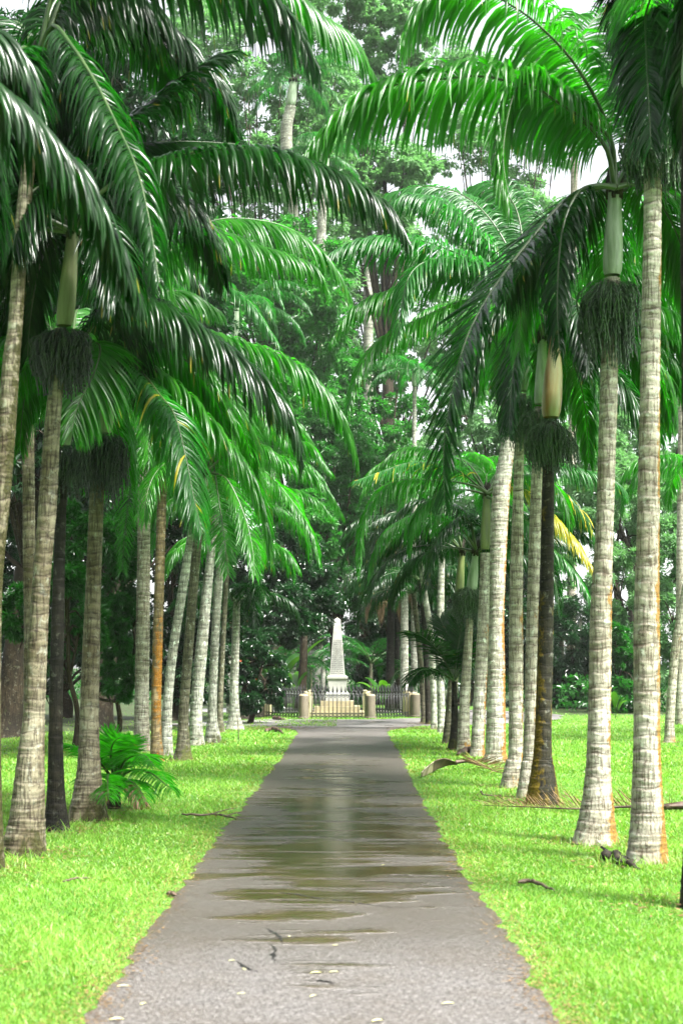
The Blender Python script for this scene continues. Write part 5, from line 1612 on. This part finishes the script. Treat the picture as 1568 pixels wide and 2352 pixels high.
# thin trunks deep in the wood behind the fence
g = np.random.default_rng(44)
for i, (px, D, top, w, lab) in enumerate([(605, 62, 1380, 0.12, 'slim grey trunk deep behind the flowering bush'), (628, 64, 1400, 0.10, 'thin pale trunk deep behind the tall broad-leaved plant'),
                                          (668, 63, 1430, 0.13, 'grey trunk behind the low feathery palm'), (700, 66, 1420, 0.10, 'thin dark trunk just left of the obelisk'),
                                          (740, 64, 1440, 0.10, 'pale trunk hidden close behind the obelisk'), (868, 65, 1400, 0.12, 'slim trunk behind the broad yellow-green plant'),
                                          (960, 60, 1400, 0.14, 'dark trunk behind the bollard under the leaning palms'), (1285, 60, 1380, 0.12, 'thin dark trunk in the shade behind the black palm'),
                                          (1330, 58, 1420, 0.10, 'thin trunk in the dark thicket beyond the lawn')]):
    b = np.array([*gp(px, D), 0.0])
    root = empty('slim_tree', b, lab, 'tree', 'slim trunks deep in the wood')
    H_ = P(px, top, D)[2]
    Q = spline([[0, 0, -0.05], [g.normal(0, 0.1), 0, H_ * 0.5], [g.normal(0, 0.3), 0, H_]], 14)
    mb = MB()
    mb.tube(Q, np.linspace(w * 1.2, w * 0.7, 14), 9, cap=False)
    nv = sum(len(v) for v in mb.v)
    mb.build('trunk', M['tr_lichen' if i % 2 == 0 else 'tr_mossy'], root, smooth=True, attrs={'ring': np.zeros(nv), 'moss': np.full(nv, 0.2)})
    V, q, t = leaf_cloud([(Q[-1], (1.1, 1.0, 1.0)), (Q[-1] + [0.6, 0.2, -0.6], (0.8, 0.8, 0.6))], 1500, 0.16, 900 + i)
    link('crown', raw_mesh('crown', V, [q], M['leaf_dark'], attrs={'tint': t, 'dry': 0 * t}, smooth=False), root)

# far wood that reads as one mass behind everything
g = np.random.default_rng(77)
bl = []
for i in range(34):
    x = -46 + i * 2.8
    hgt = g.uniform(5, 10)
    bl.append((np.array([x, 98 + g.uniform(-3, 4), hgt * 0.5]), (3.6, 2.2, hgt * 0.55)))
for i in range(46):                                   # unseen wood on the other sides, added to block low sky light
    a = R(130 + 280 * i / 45) if i < 46 else 0
    rr_ = g.uniform(24, 30)
    x, y = rr_ * math.sin(a + math.pi * 0) * 1.0, 8 - rr_ * -math.cos(a)
    hgt = g.uniform(11, 17)
    if abs(x) < 0.30 * y + 4 and y > 0: continue
    bl.append((np.array([x, y, hgt * 0.5]), (3.4, 3.0, hgt * 0.55)))
V, q, t = leaf_cloud(bl, 70000, 0.46, 5, clumps=20)
V[:, 2] = np.maximum(V[:, 2], 0.02)
tag(link('far_wood', raw_mesh('far_wood', V, [q], M['leaf_dark'], attrs={'tint': t, 'dry': 0 * t}, smooth=False)), 'dark far wood closing the view behind the palms, and unseen wood added round the camera', 'wood', kind='stuff')

# undergrowth along the foot of the wood
bl = []
for i in range(60):
    x = g.uniform(-26, 26)
    y = g.uniform(60, 72)
    bl.append((np.array([x, y, 0.5]), (1.6, 1.0, 0.9)))
for i in range(26):
    y = g.uniform(24, 56)
    x = -5.5 - 0.17 * (y - 12) - abs(g.normal(0, 2.5))
    bl.append((np.array([x, y, 0.25]), (0.9, 0.8, 0.5)))
for i in range(26):
    x = g.uniform(7.5, 20)
    bl.append((np.array([x, 52 + g.normal(0, 1.5), 0.5]), (1.2, 0.9, 0.8)))
V, q, t = leaf_cloud(bl, 26000, 0.20, 6, clumps=9)
V[:, 2] = np.maximum(V[:, 2], 0.02)
tag(link('undergrowth', raw_mesh('undergrowth', V, [q], M['leaf_mid'], attrs={'tint': t, 'dry': 0 * t}, smooth=False)), 'low leafy undergrowth along the foot of the wood', 'undergrowth', kind='stuff')

# ------------------------------------------------------------------ fallen fronds, sticks and bits on the grass
# fallen frond with its pale sheath
c0 = G(1010, 1775)
root = empty('fallen_frond', c0, 'fallen dry palm frond with a curled pale sheath lying on the lawn by the path', 'fallen frond')
pt = lambda px, py, z: G(px, py) + np.array([0, 0, z]) - c0
Q = spline([pt(968, 1788, 0.02), pt(985, 1782, 0.05), pt(1008, 1775, 0.09), pt(1030, 1772, 0.10), pt(1050, 1771, 0.08)], 20)
t = np.linspace(0, 1, 20)
wd = np.interp(t, [0, 0.15, 0.5, 0.8, 1], [0.05, 0.09, 0.12, 0.10, 0.03])
V = []
for i in range(20):
    for a in np.linspace(0.2, 2.94, 9):
        V.append(Q[i] + np.array([0, -math.cos(a) * wd[i] * 0.9 - math.sin(a) * 0.03, (0.9 * math.cos(a) + 0.5 * math.sin(a)) * wd[i] * 0.8 + 0.03]))
q = [[i * 9 + j, i * 9 + j + 1, (i + 1) * 9 + j + 1, (i + 1) * 9 + j] for i in range(19) for j in range(8)]
o = link('sheath', raw_mesh('sheath', V, [q], [M['sheath'], M['dead_stalk']], midx=[0 if k_ < 72 else 1 for k_ in range(len(q))]), root)
so = o.modifiers.new('thick', 'SOLIDIFY')
so.thickness = 0.012
add_frond(root, np.array([pt(1046, 1768, 0.12), pt(1075, 1768, 0.13), pt(1105, 1775, 0.11), pt(1135, 1782, 0.07), pt(1160, 1786, 0.05)]), M['dead'], M['dead_stalk'], L=0.42, n=26, hang=0.15, wid=0.03, rows=4, base=0.2, up=0.6)
# long bare frond lying across the lawn behind the two big pale palms
c0 = G(1300, 1866)
root = empty('fallen_frond', c0, 'long brown fallen frond lying across the lawn behind the two big pale palms', 'fallen frond')
pt = lambda px, py, z: G(px, py) + np.array([0, 0, z]) - c0
add_frond(root, np.array([pt(1600, 1866, 0.07), pt(1520, 1868, 0.08), pt(1420, 1866, 0.06), pt(1320, 1868, 0.05), pt(1220, 1864, 0.05), pt(1108, 1858, 0.04)]), M['dead'], M['dead_stalk'], L=0.42, n=46, hang=0.12, wid=0.016, rows=4, base=0.12, up=0.8)
mb = MB()
mb.tube([pt(1640, 1865, 0.07), pt(1580, 1865, 0.08), pt(1525, 1868, 0.07)], [0.07, 0.05, 0.035], 8)
mb.build('stalk_base', M['dead_stalk'], root, smooth=True)


def stick(name, label, pts, r, mat='twig', forks=(), cat='stick'):
    c = G(*pts[0][:2])
    mb = MB()
    Q = spline([G(p[0], p[1]) + [0, 0, p[2]] - c for p in pts], 16)
    gg = np.random.default_rng(len(label))
    Q[1:-1] += gg.normal(0, r * 0.3, (14, 3))
    mb.tube(Q, np.interp(np.linspace(0, 1, 16), [0, 0.1, 0.7, 1], [r * 0.6, r, r * 0.8, r * 0.3]) * gg.uniform(0.8, 1.2, 16), 7)
    for fk in forks:
        s = Q[fk[0]]
        mb.tube(spline([s, s + np.array(fk[1]) * 0.5 + [0, 0, 0.01], s + np.array(fk[1])], 6), np.linspace(r * 0.6, r * 0.2, 6), 5)
    return tag(mb.build(name, M[mat], None, c, smooth=True), label, cat, 'sticks and dead bits on the lawns')


stick('stick', 'dark forked stick lying from the grass onto the edge of the path', [(418, 1876, 0.03), (455, 1878, 0.03), (500, 1876, 0.025), (545, 1886, 0.015)], 0.014, forks=[(6, (0.25, 0.25, 0.04)), (10, (0.2, 0.3, 0.02))])
stick('stick', 'short curved dark stick on the open grass in front of the stout pale palm', [(1190, 2036, 0.03), (1210, 2033, 0.04), (1240, 2040, 0.03), (1272, 2052, 0.02)], 0.016)
stick('stick', 'thin crooked twig on the lawn in front of the black palm', [(1102, 1826, 0.05), (1115, 1832, 0.03), (1150, 1832, 0.02), (1185, 1833, 0.02)], 0.010)
stick('stick', 'thin dead twig on the grass beside the black palm foot', [(1080, 1843, 0.02), (1130, 1845, 0.02), (1190, 1848, 0.02)], 0.006)
stick('bark_piece', 'black piece of rotten bark at the foot of the stout pale palm', [(1389, 1985, 0.06), (1400, 1980, 0.05), (1430, 1992, 0.05), (1468, 2004, 0.02)], 0.045, 'collar', forks=[(3, (-0.08, 0.05, 0.08)), (6, (0.06, -0.15, 0.02))], cat='bark')
stick('bark_piece', 'curled strip of grey bark on the left lawn near the path end', [(612, 1682, 0.02), (622, 1679, 0.05), (638, 1682, 0.06), (652, 1686, 0.03)], 0.05, 'dead_stalk', cat='bark')
stick('log', 'short brown log on the bare soil where the left lawn meets the road', [(628, 1653, 0.05), (640, 1654, 0.06), (654, 1654, 0.05)], 0.07, 'dead_stalk', cat='log')
stick('stick', 'small curled brown leaf base at the left edge of the path', [(384, 2058, 0.01), (394, 2060, 0.03), (404, 2064, 0.02)], 0.016, 'dead_stalk')
stick('stick', 'dark twig lying in the grass on the left of the path', [(145, 2034, 0.03), (175, 2030, 0.04), (215, 2026, 0.03)], 0.008)
stick('bark_piece', 'brown dead leaf heap at the foot of the thick lichen palm', [(1052, 1738, 0.03), (1075, 1732, 0.10), (1098, 1738, 0.04)], 0.07, 'dead_stalk', cat='bark')
c = G(548, 1699)
mb = MB()
mb.tube(spline([[0, 0, 0], [-0.01, 0, 0.3], [-0.05, 0, 0.58]], 8), np.linspace(0.012, 0.006, 8), 6)
tag(mb.build('stake', M['twig'], None, c, smooth=True), 'thin dark stake standing upright in the left lawn', 'stake')

# rain haze filling the whole place
k = NT('rain_haze')
vol = k.n('ShaderNodeVolumePrincipled')
vol.inputs['Color'].default_value = (0.88, 0.95, 0.90, 1)
vol.inputs['Density'].default_value = 0.0002
k.l(vol.outputs[0], k.out.inputs['Volume'])
mb = MB()
mb.box((0, 260, 30), (1300, 1000, 62))
tag(mb.build('haze', k.m), 'thin rainy haze between the trees', 'haze', kind='stuff')

# ------------------------------------------------------------------ daylight: overcast, rain-bright
SUN_EL, SUN_AZ = R(56), R(128)
w = bpy.data.worlds.new('World')
S.world = w
w.use_nodes = True
nt = w.node_tree
nt.nodes.clear()
sky = nt.nodes.new('ShaderNodeTexSky')
sky.sky_type = 'NISHITA'
sky.sun_disc = False
sky.sun_elevation = SUN_EL
sky.sun_rotation = SUN_AZ
sky.air_density = 1.0
sky.dust_density = 3.0
bw = nt.nodes.new('ShaderNodeRGBToBW')
nt.links.new(sky.outputs[0], bw.inputs[0])
mx = nt.nodes.new('ShaderNodeMix')
mx.data_type = 'RGBA'
mx.inputs[0].default_value = 0.88
nt.links.new(sky.outputs[0], mx.inputs[6])
nt.links.new(bw.outputs[0], mx.inputs[7])
bg = nt.nodes.new('ShaderNodeBackground')
bg.inputs['Strength'].default_value = 0.05
nt.links.new(mx.outputs[2], bg.inputs['Color'])
wo = nt.nodes.new('ShaderNodeOutputWorld')
nt.links.new(bg.outputs[0], wo.inputs[0])

sl = bpy.data.lights.new('sun', 'SUN')
sl.energy = 1.5
sl.angle = R(12)
sl.color = (1.0, 0.97, 0.92)
so_ = bpy.data.objects.new('sun', sl)
d = Vector((math.sin(SUN_AZ) * math.cos(SUN_EL), math.cos(SUN_AZ) * math.cos(SUN_EL), math.sin(SUN_EL)))
so_.rotation_euler = (-d).to_track_quat('-Z', 'Y').to_euler()
so_.location = (0, 0, 30)
COL.objects.link(so_)

S.view_settings.view_transform = 'Standard'
S.view_settings.look = 'None'
S.view_settings.gamma = 1.0
S.view_settings.exposure = 3.68
S.cycles.max_bounces = 8
S.cycles.diffuse_bounces = 3
S.cycles.glossy_bounces = 3
S.cycles.transmission_bounces = 4
S.cycles.caustics_reflective = False
S.cycles.caustics_refractive = False
